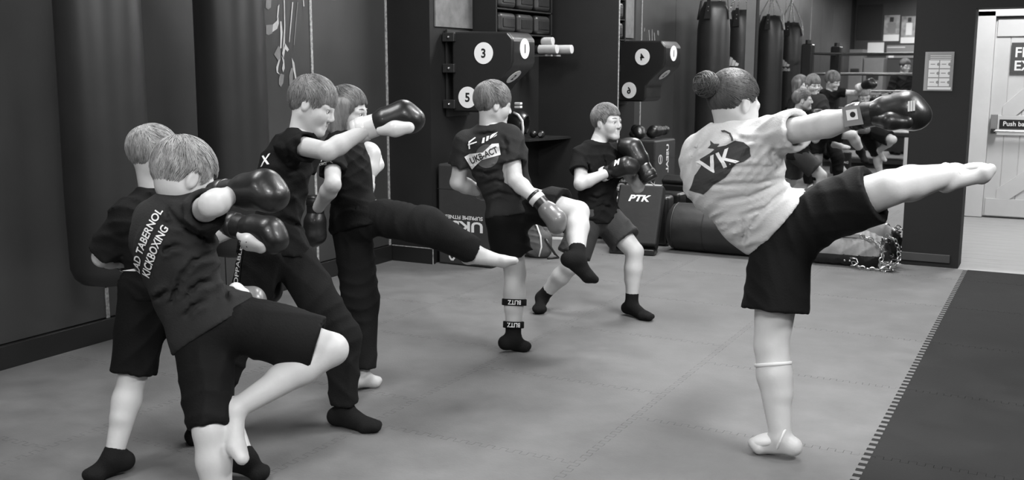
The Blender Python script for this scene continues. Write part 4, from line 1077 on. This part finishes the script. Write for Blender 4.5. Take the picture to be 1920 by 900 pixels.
WEX = [('cuff_patch', *ngon_geo([(-.034,-.034),(.036,-.034),(.030,.036),(-.034,.036)]), (-.05,.0555,.006), _fy, M_GREY), ('cuff_label', *ngon_geo([(-.02,-.015),(.02,-.015),(.02,.022),(-.02,.022)]), (-.05,.057,.008), _fy, M_DECAL),
       ('cuff_emblem', *ngon_geo(circ(.010)), (-.047,.0585,.012), _fy, M_INK), ('knuckle_print', _v1, _f1, (.165,.075,.012), _fy, M_DECAL)]
glove(rootW, J['wrR']+nrm(J['wrR']-J['elR'])*.05, nrm(at(1740, 205, J['wrR'][1])-at(1618, 216, J['wrR'][1]))+.9*nrm(J['wrR']-J['elR']), cv(.1, 1, -.35), offW, 1.0, M_GLB, left=True, extra=WEX)
glove(rootW, J['wrL']+nrm(J['wrL']-J['elL'])*.04, J['wrL']-J['elL'], cv(0, .3, 1), offW, 1.1, M_GLB, left=True)
limb_band(rootW, offW, J['kL'], J['aL'], .20, .073, .014, M_PADW, 'sock_top'); 
blob = [(x*.72, y*.76) for x, y in [(-.17,-.10),(-.13,-.035),(-.09,.0),(-.08,.035),(-.03,.045),(.01,.06),(.05,.05),(.10,.055),(.135,.03),(.15,-.01),(.135,-.05),(.09,-.06),(.05,-.055),(.02,-.075),(-.02,-.10),(-.08,-.115),(-.13,-.145)]]
pr = nrm(-CF+.15*CR)
wrap_decal('printed_logo', *ngon_geo(blob), PW['shirt'], (1350, 297), 24, M_INK if False else mat('shirt_print_dark', .035, .8), PW['shirt'], offW, .004, .012, proj=pr)
strip = [(x*.78, y*.82) for x, y in [(.085,.055),(.10,.09),(.085,.115),(.07,.12),(.07,.11),(.08,.105),(.09,.088),(.075,.055)]]
wrap_decal('printed_logo', *ngon_geo(strip), PW['shirt'], (1350, 297), 24, MATS['shirt_print_dark'], PW['shirt'], offW, .005, .012, proj=pr)
v, f = text_geo('VK', 1, bold=.02, spacing=1.1); wrap_decal('printed_letters', fit(v, w=.12, h=.066), f, PW['shirt'], (1346, 303), 26, M_DECAL, PW['shirt'], offW, .008, .012, proj=pr)
v, f = ngon_geo([(-.02,0),(-.006,.008),(0,.025),(.006,.008),(.02,0),(.006,-.008),(0,-.025),(-.006,-.008)]); wrap_decal('printed_star', v, f, PW['shirt'], (1337, 274), 20, MATS['shirt_print_dark'], PW['shirt'], offW, .005, .012, proj=pr)
# cuff label
_c = J['wrR']+nrm(J['wrR']-J['elR'])*.0

# --- boy punching to the right with a white-cuffed glove
h = 1.53; J = {}
J['aL'] = zpt(646, 772, .07); J['tL'] = zpt(712, 803, .02); J['aR'] = zpt(374, 798, .075); J['tR'] = zpt(352, 822, .02)
J['kL'] = ch(J['aL'], (640, 632), .246*h, -.3); J['hL'] = ch(J['kL'], (548, 482), .245*h, 0); J['pel'] = ch(J['hL'], (520, 470), .055*h, -.6); J['hR'] = ch(J['pel'], (494, 472), .055*h, -.6)
J['kR'] = ch(J['hR'], (448, 626), .245*h, .8)
J['neck'] = ch(J['pel'], (566, 252), .30*h, 0); J['shR'] = ch(J['neck'], (548, 270), .105*h, -.9); J['shL'] = ch(J['neck'], (578, 272), .105*h, .8)
J['elR'] = ch(J['shR'], (614, 284), .175*h, -.9); J['wrR'] = ch(J['elR'], (684, 245), .15*h, .35)
J['elL'] = J['shL'] + .26*nrm(cv(-.22, -.95, -.02)); J['wrL'] = J['elL'] + .22*nrm(cv(-.3, -.9, .0)); J['head'] = ch(J['neck'], (586, 198), .105*h, 0); J['chest'] = ch(J['pel'], (533, 328), .3, 0); J['belly'] = ch(J['pel'], (522, 402), .2, 0)
chk('punch', J, h)
r3, o3, P3, F3 = person('person in black T-shirt and dark joggers, punching with a pale cuffed glove', J, h, .93, face=cv(.90, -.34, -.10), up=cv(.3, 1, 0), hair='fringe', hmat=M_HMID, shirt=M_BLK, sleeve=.45, seed=8,
    hem=(ch(J['pel'], (520, 478), .2, 0), nrm(cv(-.1, -1, 0))), bottoms='trousers', bmat=M_TROU, feet=('sock', 'sock'), loose=1.1, tee_loose=1.1, creases=[[(520,300),(545,320),(575,318)], [(490,360),(520,372),(560,360)], [(500,420),(530,410),(575,430)], [(480,455),(510,440),(550,455)], [(530,262),(540,285),(545,310)]])
glove(r3, J['wrR']+nrm(J['wrR']-J['elR'])*.045, nrm(at(775, 232, J['wrR'][1])-at(690, 243, J['wrR'][1]))+.9*nrm(J['wrR']-J['elR']), cv(0, 1, -.3), o3, 1.0, M_GLB, mt=M_GLW, mc=M_GLW, ms=M_GLW, left=True)
glove(r3, J['wrL']+nrm(J['wrL']-J['elL'])*.04, J['wrL']-J['elL'], cv(0, 1, 0), o3, .92, M_GLB, left=True)
v, f = text_geo('X', 1, bold=.02, shear=.2); wrap_decal('printed_letter', fit(v, h=.045), f, P3['shirt'], (497, 300), 10, M_DECAL, P3['shirt'], o3, .004, proj=-CF)
v, f = text_geo('UNSTOPPABLE', 1, bold=.01); v = fit(v, w=.26, h=.022)
bs, bf = ngon_geo([(-.15,-.017),(.15,-.017),(.15,.017),(-.15,.017)])
wrap_decal('side_stripe', bs, bf, P3['bottoms'], (444, 520), 82, M_INK, P3['bottoms'], o3, .004, proj=-CF); wrap_decal('side_lettering', v, f, P3['bottoms'], (444, 520), 82, M_DECAL, P3['bottoms'], o3, .008, proj=-CF)

# --- long-haired one kicking to the right
h = 1.50; J = {}
J['aL'] = zpt(680, 704, .07); J['tL'] = zpt(713, 714, .02); J['kL'] = ch(J['aL'], (676, 565), .246*h, 0); J['hL'] = ch(J['kL'], (660, 425), .245*h, .2)
J['pel'] = ch(J['hL'], (668, 410), .055*h, -.8); J['hR'] = ch(J['pel'], (690, 402), .055*h, -.6); J['kR'] = ch(J['hR'], (800, 424), .245*h, -.2); J['aR'] = ch(J['kR'], (892, 473), .246*h, .75)
J['tR'] = ch(J['aR'], (972, 491), .15*h, .1); J['uptR'] = cv(.25, .9, .3)
J['neck'] = ch(J['pel'], (642, 262), .30*h, .3); J['shR'] = ch(J['neck'], (624, 286), .105*h, -1); J['shL'] = ch(J['neck'], (668, 280), .105*h, 1)
J['elR'] = ch(J['shR'], (624, 346), .175*h, -.8); J['wrR'] = ch(J['elR'], (597, 388), .15*h, .75)
J['elL'] = ch(J['shL'], (683, 345), .175*h, .7); J['wrL'] = ch(J['elL'], (687, 332), .15*h, -.9); J['head'] = ch(J['neck'], (652, 209), .105*h, 0)
chk('longhair', J, h)
r4, o4, P4, F4 = person('person with chin-length hair in black T-shirt and black trousers, kicking barefoot to waist height', J, h, .95, face=cv(.94, -.18, -.22), hair='long', hmat=M_HMID, shirt=M_BLK, sleeve=.62, seed=14,
    bottoms='trousers', bmat=M_TROU, loose=1.2, feet=('bare', 'bare'), tee_loose=1.1)
glove(r4, J['wrR']+nrm(J['wrR']-J['elR'])*.04, cv(-.05, -1, .1), cv(1, 0, -.6), o4, .88, M_GLB, mt=M_GLW, mc=M_GLB)
glove(r4, J['wrL']+nrm(cv(.05, .9, .3))*.0, cv(.08, 1, .2), cv(.4, .1, -1), o4, .92, M_GLW, left=True)
v, f = text_geo('TNF', 1, shear=.3, bold=.02); wrap_decal('printed_letters', fit(v, w=.07, h=.035), f, P4['shirt'], (608, 296), 5, M_DECAL, P4['shirt'], o4, .005, proj=-CF)
v, f = text_geo('KKWON-D', 1); wrap_decal('printed_letters', fit(v, w=.075, h=.013), f, P4['shirt'], (608, 307), 5, M_DECAL, P4['shirt'], o4, .005, proj=-CF)

# --- boy seen from behind with a banner print, raising his knee
h = 1.46; J = {}
J['aL'] = zpt(962, 636, .07); J['tL'] = zpt(993, 650, .02); J['kL'] = ch(J['aL'], (966, 512), .246*h, 0); J['hL'] = ch(J['kL'], (948, 412), .245*h, -.4)
J['pel'] = ch(J['hL'], (962, 398), .055*h, 0); J['hR'] = ch(J['pel'], (988, 380), .06*h, -.3); J['kR'] = ch(J['hR'], (1084, 398), .245*h, -.6); J['aR'] = ch(J['kR'], (1082, 486), .246*h, -.65)
J['tR'] = ch(J['aR'], (1118, 528), .15*h, .3); J['uptR'] = cv(.8, .5, .2)
J['neck'] = ch(J['pel'], (916, 238), .31*h, 0); J['shR'] = ch(J['neck'], (956, 258), .105*h, -.5); J['shL'] = ch(J['neck'], (872, 268), .105*h, .1)
J['elR'] = ch(J['shR'], (966, 338), .175*h, -.5); J['wrR'] = ch(J['elR'], (1008, 376), .15*h, -.7); J['elL'] = ch(J['shL'], (858, 342), .175*h, .3); J['wrL'] = ch(J['elL'], (908, 362), .15*h, .7)
J['head'] = ch(J['neck'], (925, 195), .105*h, 0)
chk('banner', J, h)
r5, o5, P5, F5 = person('person with white banner print on black T-shirt, knee raised, two shin straps', J, h, 1.09, face=cv(.90, -.10, .32), hair='fringe', hmat=M_HMID, shirt=M_BLK2, sleeve=.60, seed=21,
    bcut=(.62, .70), loose=1.22, feet=('sock', 'sock'), tee_loose=1.2, creases=[[(885,256),(915,250),(938,247)], [(942,256),(950,270),(948,292)], [(884,320),(915,326),(945,318)], [(900,350),(930,338),(955,345)], [(905,372),(935,360),(975,372)], [(955,300),(965,340),(985,370)]], hem=(ch(J['pel'], (955, 405), .2, 0), nrm(cv(.15, -1, 0))))
glove(r5, J['wrR']+nrm(J['wrR']-J['elR'])*.04, at(1040, 410, J['wrR'][1])-at(1010, 378, J['wrR'][1]), cv(.6, .5, -.6), o5, .86, M_GLG, mc=M_GLB, ms=M_GLW, mt=M_GLG)
glove(r5, J['wrL']+nrm(J['wrL']-J['elL'])*.03, J['wrL']-J['elL'], cv(0, .5, -1), o5, .86, M_GLG, left=True)
for t_ in (.44, .78):
    b_ = limb_band(r5, o5, J['kL'], J['aL'], t_, [.067, .057][t_ > .5], .036, M_SOCK, 'shin_strap')
    cpt = J['kL']+(J['aL']-J['kL'])*t_; d_ = nrm(J['kL']-J['aL']); rr = [.067, .057][t_ > .5]*1.03
    v, f = text_geo('BLITZ', 1, bold=.02); v = fit(v, w=.075, h=.024); vf = nrm(-CF - d_*(-CF @ d_)); sd = np.cross(d_, vf)
    pts = [cpt - off_ + d_*(-p[1]) + rr*(vf*math.cos(p[0]/rr) - sd*math.sin(p[0]/rr)) for p in v for off_ in (o5,)]
    link('strap_lettering', mesh_from(pts, f, False), M_DECAL, b_)
S = SDF(.007); cK = J['kR']+(J['aR']-J['kR'])*.5; dK = nrm(J['aR']-J['kR'])
S.cone(J['kR']+dK*.09, J['aR']-dK*.03, .050, .042, .02); v, q = S.mesh(); link('shin_guard', mesh_from(v-o5, q), M_PADW, r5)
ban = [(-.085,-.045),(-.02,-.02),(.085,-.03),(.095,.03),(.06,.04),(.0,.015),(-.07,.035),(-.1,.03)]
wrap_decal('printed_globe', *ngon_geo(circ(.062)), P5['shirt'], (913, 293), 18, mat('globe_print', .085, .8), P5['shirt'], o5, .004, .012, proj=-CF)
wrap_decal('printed_banner', *ngon_geo(ban), P5['shirt'], (907, 291), 20, M_DECAL, P5['shirt'], o5, .007, .012, proj=-CF)
v, f = text_geo('UKB-ACT', 1, bold=.02); wrap_decal('printed_letters', fit(v, w=.155, h=.035), f, P5['shirt'], (907, 291), 22, M_INK, P5['shirt'], o5, .010, .010, proj=-CF)
st1 = [[(-.030,-.022),(-.022,-.024),(-.012,.006),(.030,.016),(.028,.022),(-.014,.014)], [(-.026,-.004),(.024,-.010),(.026,-.004),(-.022,.004)]]
st2 = [[(-.050,-.014),(-.036,-.016),(-.022,.010),(-.034,.012)], [(-.026,-.012),(-.012,-.012),(.002,.010),(-.012,.012)], [(-.004,-.008),(.012,-.006),(.052,.014),(.024,.013),(.008,.008)], [(.016,-.008),(.038,-.003),(.044,.004)]]
for px_, ang_, sts in (((885, 268), 25, st1), ((918, 258), 20, st2)):       # brushed script, not legible
    for s_ in sts: wrap_decal('printed_stroke', *ngon_geo(s_), P5['shirt'], px_, ang_, M_DECAL, P5['shirt'], o5, .006, .010, proj=-CF)

# --- boy on guard with black gloves
h = 1.42; J = {}
J['aR'] = zpt(1016, 558, .09); J['tR'] = zpt(1008, 585, .02); J['aL'] = zpt(1184, 572, .07); J['tL'] = zpt(1222, 597, .02)
J['kL'] = ch(J['aL'], (1190, 472), .246*h, -.3); J['hL'] = ch(J['kL'], (1136, 408), .245*h, .5); J['pel'] = ch(J['hL'], (1120, 402), .055*h, -.7); J['hR'] = ch(J['pel'], (1103, 406), .055*h, -.7)
J['kR'] = ch(J['hR'], (1068, 500), .245*h, -.4)
J['neck'] = ch(J['pel'], (1120, 270), .30*h, 0); J['shR'] = ch(J['neck'], (1090, 290), .105*h, -.8); J['shL'] = ch(J['neck'], (1150, 286), .105*h, .7)
J['elR'] = ch(J['shR'], (1088, 345), .175*h, -.75); J['wrR'] = ch(J['elR'], (1134, 326), .15*h, .45); J['elL'] = ch(J['shL'], (1196, 350), .175*h, .2); J['wrL'] = ch(J['elL'], (1206, 314), .15*h, -.8)
J['head'] = ch(J['neck'], (1138, 229), .105*h, -.3)
chk('guard', J, h)
r6, o6, P6, F6 = person('person on guard in black T-shirt, dark shorts and black socks, two black gloves raised', J, h, 1.06, face=cv(.74, -.06, -.66), hair='crop', hmat=M_HMID, shirt=M_BLK, sleeve=.60, seed=33,
    bcut=(.70, .78), bmat=mat('grey_shorts', .028, .8, .2, 6, bump=.2, bscale=120), loose=1.2, feet=('sock', 'sock'), tee_loose=1.3, creases=[[(1092,290),(1104,312),(1108,340)], [(1125,280),(1134,305),(1140,330)], [(1098,365),(1120,372),(1150,362)], [(1105,395),(1130,385),(1150,392)], [(1080,315),(1088,330),(1098,338)]])
glove(r6, J['wrR']+nrm(J['wrR']-J['elR'])*.04, at(1190, 306, J['wrR'][1])-at(1134, 326, J['wrR'][1]), cv(-.2, .6, -.8), o6, .92, M_GLB, mc=M_GLB, ms=M_GLW, extra=[('back_print', *(lambda q: (fit(q[0], w=.045, h=.05), q[1]))(text_geo('M', 1, shear=.2, bold=.04)), (.085, .0, .063), np.eye(3), M_DECAL)])
gl = glove(r6, J['wrL']+nrm(J['wrL']-J['elL'])*.0, at(1166, 252, J['wrL'][1])-at(1204, 318, J['wrL'][1]), cv(.7, .4, -.7), o6, 1.1, M_GLB, left=True)

# --- boy behind on the left, arm pulled back
h = 1.42; J = {}
J['aR'] = zpt(212, 860, .07); J['tR'] = zpt(158, 896, .02); J['aL'] = zpt(462, 862, .075); J['tL'] = zpt(502, 890, .02)
J['kR'] = ch(J['aR'], (250, 700), .246*h, .1); J['hR'] = ch(J['kR'], (272, 545), .245*h, -.2); J['pel'] = ch(J['hR'], (296, 535), .055*h, .4); J['hL'] = ch(J['pel'], (318, 532), .055*h, .4); J['kL'] = ch(J['hL'], (384, 682), .245*h, -.9)
J['neck'] = ch(J['pel'], (292, 372), .30*h, 0); J['shR'] = ch(J['neck'], (240, 402), .105*h, -.8); J['shL'] = ch(J['neck'], (345, 392), .105*h, .8)
J['elR'] = ch(J['shR'], (192, 482), .175*h, .6); J['wrR'] = ch(J['elR'], (240, 490), .15*h, .9); J['elL'] = ch(J['shL'], (372, 450), .175*h, -.7); J['wrL'] = ch(J['elL'], (438, 431), .15*h, -.6)
J['head'] = ch(J['neck'], (290, 292), .105*h, 0)
chk('behind', J, h)
r1, o1, P1, F1 = person('person in plain black T-shirt, knee-length shorts and black socks, half hidden behind the kicking child', J, h, 1.02, face=cv(.85, -.1, .4), hair='crop', hmat=M_HBLOND, shirt=M_BLK, sleeve=.92, seed=41,
    bcut=(1.08, 1.0), loose=.98, feet=('lowsock', 'lowsock'), tee_loose=1.3)
glove(r1, J['wrR']+nrm(J['wrR']-J['elR'])*.045, J['wrR']-J['elR'], cv(0, 1, -.2), o1, .92, M_GLB, mc=M_GLB, ms=M_GLW)
g1 = glove(r1, J['wrL']+nrm(J['wrL']-J['elL'])*.045, at(545, 452, J['wrL'][1])-at(430, 428, J['wrL'][1]), cv(.1, .95, -.3), o1, 1.0, M_GLB, left=True, mt=M_GLW, mc=M_GLB, prt='PTK')

# --- fair-haired one in front, kicking across
h = 1.42; J = {}
J['aL'] = zpt(416, 985, .07); J['tL'] = zpt(370, 1040, .02); J['kL'] = ch(J['aL'], (394, 808), .246*h, -.2); J['hL'] = ch(J['kL'], (385, 645), .245*h, .4); J['pel'] = ch(J['hL'], (402, 612), .055*h, 0)
J['hR'] = ch(J['pel'], (440, 604), .06*h, -.3); J['kR'] = ch(J['hR'], (622, 655), .245*h, -.3); J['aR'] = ch(J['kR'], (440, 768), .246*h, .0); J['tR'] = ch(J['aR'], (456, 872), .16*h, -.3); J['uptR'] = cv(.9, .2, -.2)
J['neck'] = ch(J['pel'], (338, 372), .30*h, 0); J['shR'] = ch(J['neck'], (380, 396), .105*h, -.9); J['shL'] = ch(J['neck'], (290, 410), .105*h, .8)
J['elR'] = ch(J['shR'], (396, 384), .175*h, -.85); J['wrR'] = ch(J['elR'], (432, 366), .15*h, .8); J['elL'] = J['shL'] + .25*nrm(cv(.35, -.8, .5)); J['wrL'] = ch(J['elL'], (430, 562), .15*h, .5)
J['head'] = ch(J['neck'], (344, 334), .105*h, 0); J['chest'] = ch(J['neck'], (326, 462), .16*h, 0); J['belly'] = ch(J['pel'], (350, 545), .12*h, 0)
chk('front', J, h)
r2, o2, P2, F2 = person('fair-haired person with slanting white lettering on a black T-shirt back, kicking with a bare leg', J, h, 1.06, face=cv(.66, -.42, .62), up=cv(.35, 1, .3), hair='crop', hmat=M_HBLOND, hscale=1.14, shirt=M_BLK2, sleeve=.42, seed=52,
    bcut=(.98, .86), loose=1.15, legtaper=(.66, 1), feet=('bare', 'bare'), tee_loose=1.4, cdepth=.014, creases=[[(408,469),(363,489),(341,514),(327,550),(310,600)], [(404,526),(374,531),(358,544),(345,566)], [(352,463),(325,462),(310,468),(303,485)], [(312,384),(322,406),(340,420)], [(297,415),(341,421),(380,442),(410,470)], [(280,563),(300,556),(325,541)], [(418,500),(424,540),(425,575)], [(345,600),(362,575),(392,560)]], foldamp=.006, hem=(ch(J['pel'], (398, 622), .2, 0), nrm(cv(.55, -.85, 0))))
glove(r2, J['wrR']+nrm(J['wrR']-J['elR'])*.04, at(548, 350, J['wrR'][1])-at(430, 368, J['wrR'][1]), cv(-.1, 1, -.15), o2, 1.02, M_GLB)
glove(r2, J['wrL'], at(505, 568, J['wrL'][1])-at(432, 562, J['wrL'][1]), cv(0, .4, 1), o2, .85, M_GLG, left=True, mt=M_GLW)
v, f = text_geo('LAD TABERNOL', 1, bold=.02); wrap_decal('printed_letters', fit(v, w=.235, h=.030), f, P2['shirt'], (270, 452), 61, M_DECAL, P2['shirt'], o2, .006, .010, proj=-CF)
v, f = text_geo('KICKBOXING', 1, bold=.02); wrap_decal('printed_letters', fit(v, w=.185, h=.030), f, P2['shirt'], (288, 472), 61, M_DECAL, P2['shirt'], o2, .006, .010, proj=-CF)

# --- man in dark clothes behind the ring, seen in the mirror
h = 1.74; J = {}
bs_ = unmirror(at(1693, 120, 20.0)); bs_[2] = 0
fw = nrm(V(.75, .65, 0)); lf = np.cross(V(0,0,1), fw); g_ = lambda f_, l_, z_: bs_ + fw*f_ + lf*l_ + V(0,0,z_)
J.update(aL=g_(0,.1,.08), tL=g_(.2,.12,.03), aR=g_(0,-.1,.08), tR=g_(.2,-.12,.03), kL=g_(.03,.1,.47), kR=g_(.03,-.1,.47), hL=g_(0,.09,.87), hR=g_(0,-.09,.87), pel=g_(0,0,.93), neck=g_(.02,0,1.42),
         shL=g_(.02,.18,1.38), shR=g_(.02,-.18,1.38), elL=g_(.0,.24,1.1), elR=g_(.0,-.24,1.1), wrL=g_(.2,.1,1.12), wrR=g_(.2,-.1,1.16), head=g_(.06,0,1.585))
r7, o7, P7, F7 = person('adult in dark top and trousers standing behind the ring ropes, seen in the mirror', J, h, 1.05, face=fw+V(0,0,-.25), hair='crop', hmat=M_HDARK, shirt=M_BLK, sleeve=.95, seed=60, bottoms='trousers', bmat=M_TROU, feet=('sock', 'sock'))
for a_, b_, lft in (('wrL', 'elL', True), ('wrR', 'elR', False)):      # hands with five bent fingers
    d_ = nrm(J[a_]-J[b_]); z_ = V(0,0,1); y_ = np.cross(z_, d_)*(1 if lft else -1)
    S = SDF(.005); c_ = J[a_]+d_*.05; S.ell(c_+d_*.04, (.05,.042,.018), np.stack([d_, nrm(np.cross(z_, d_)), np.cross(d_, nrm(np.cross(z_, d_)))], 1), .01)
    for i, L_ in enumerate((.065, .075, .07, .055)):
        p_ = c_+d_*.08+y_*(.03-.02*i); q_ = p_+d_*L_*.5-z_*.01; S.cone(p_, q_, .0095, .009, .004); S.cone(q_, q_+d_*L_*.3-z_*L_*.4, .009, .0075, .004)
    p_ = c_+d_*.02+y_*.035; S.cone(p_, p_+d_*.03+y_*.02-z_*.01, .012, .010, .006); S.cone(p_+d_*.03+y_*.02-z_*.01, p_+d_*.055+y_*.02-z_*.02, .010, .008, .004)
    v, q = S.mesh(); link('hand', mesh_from(v-o7, q), M_SKIN, r7)
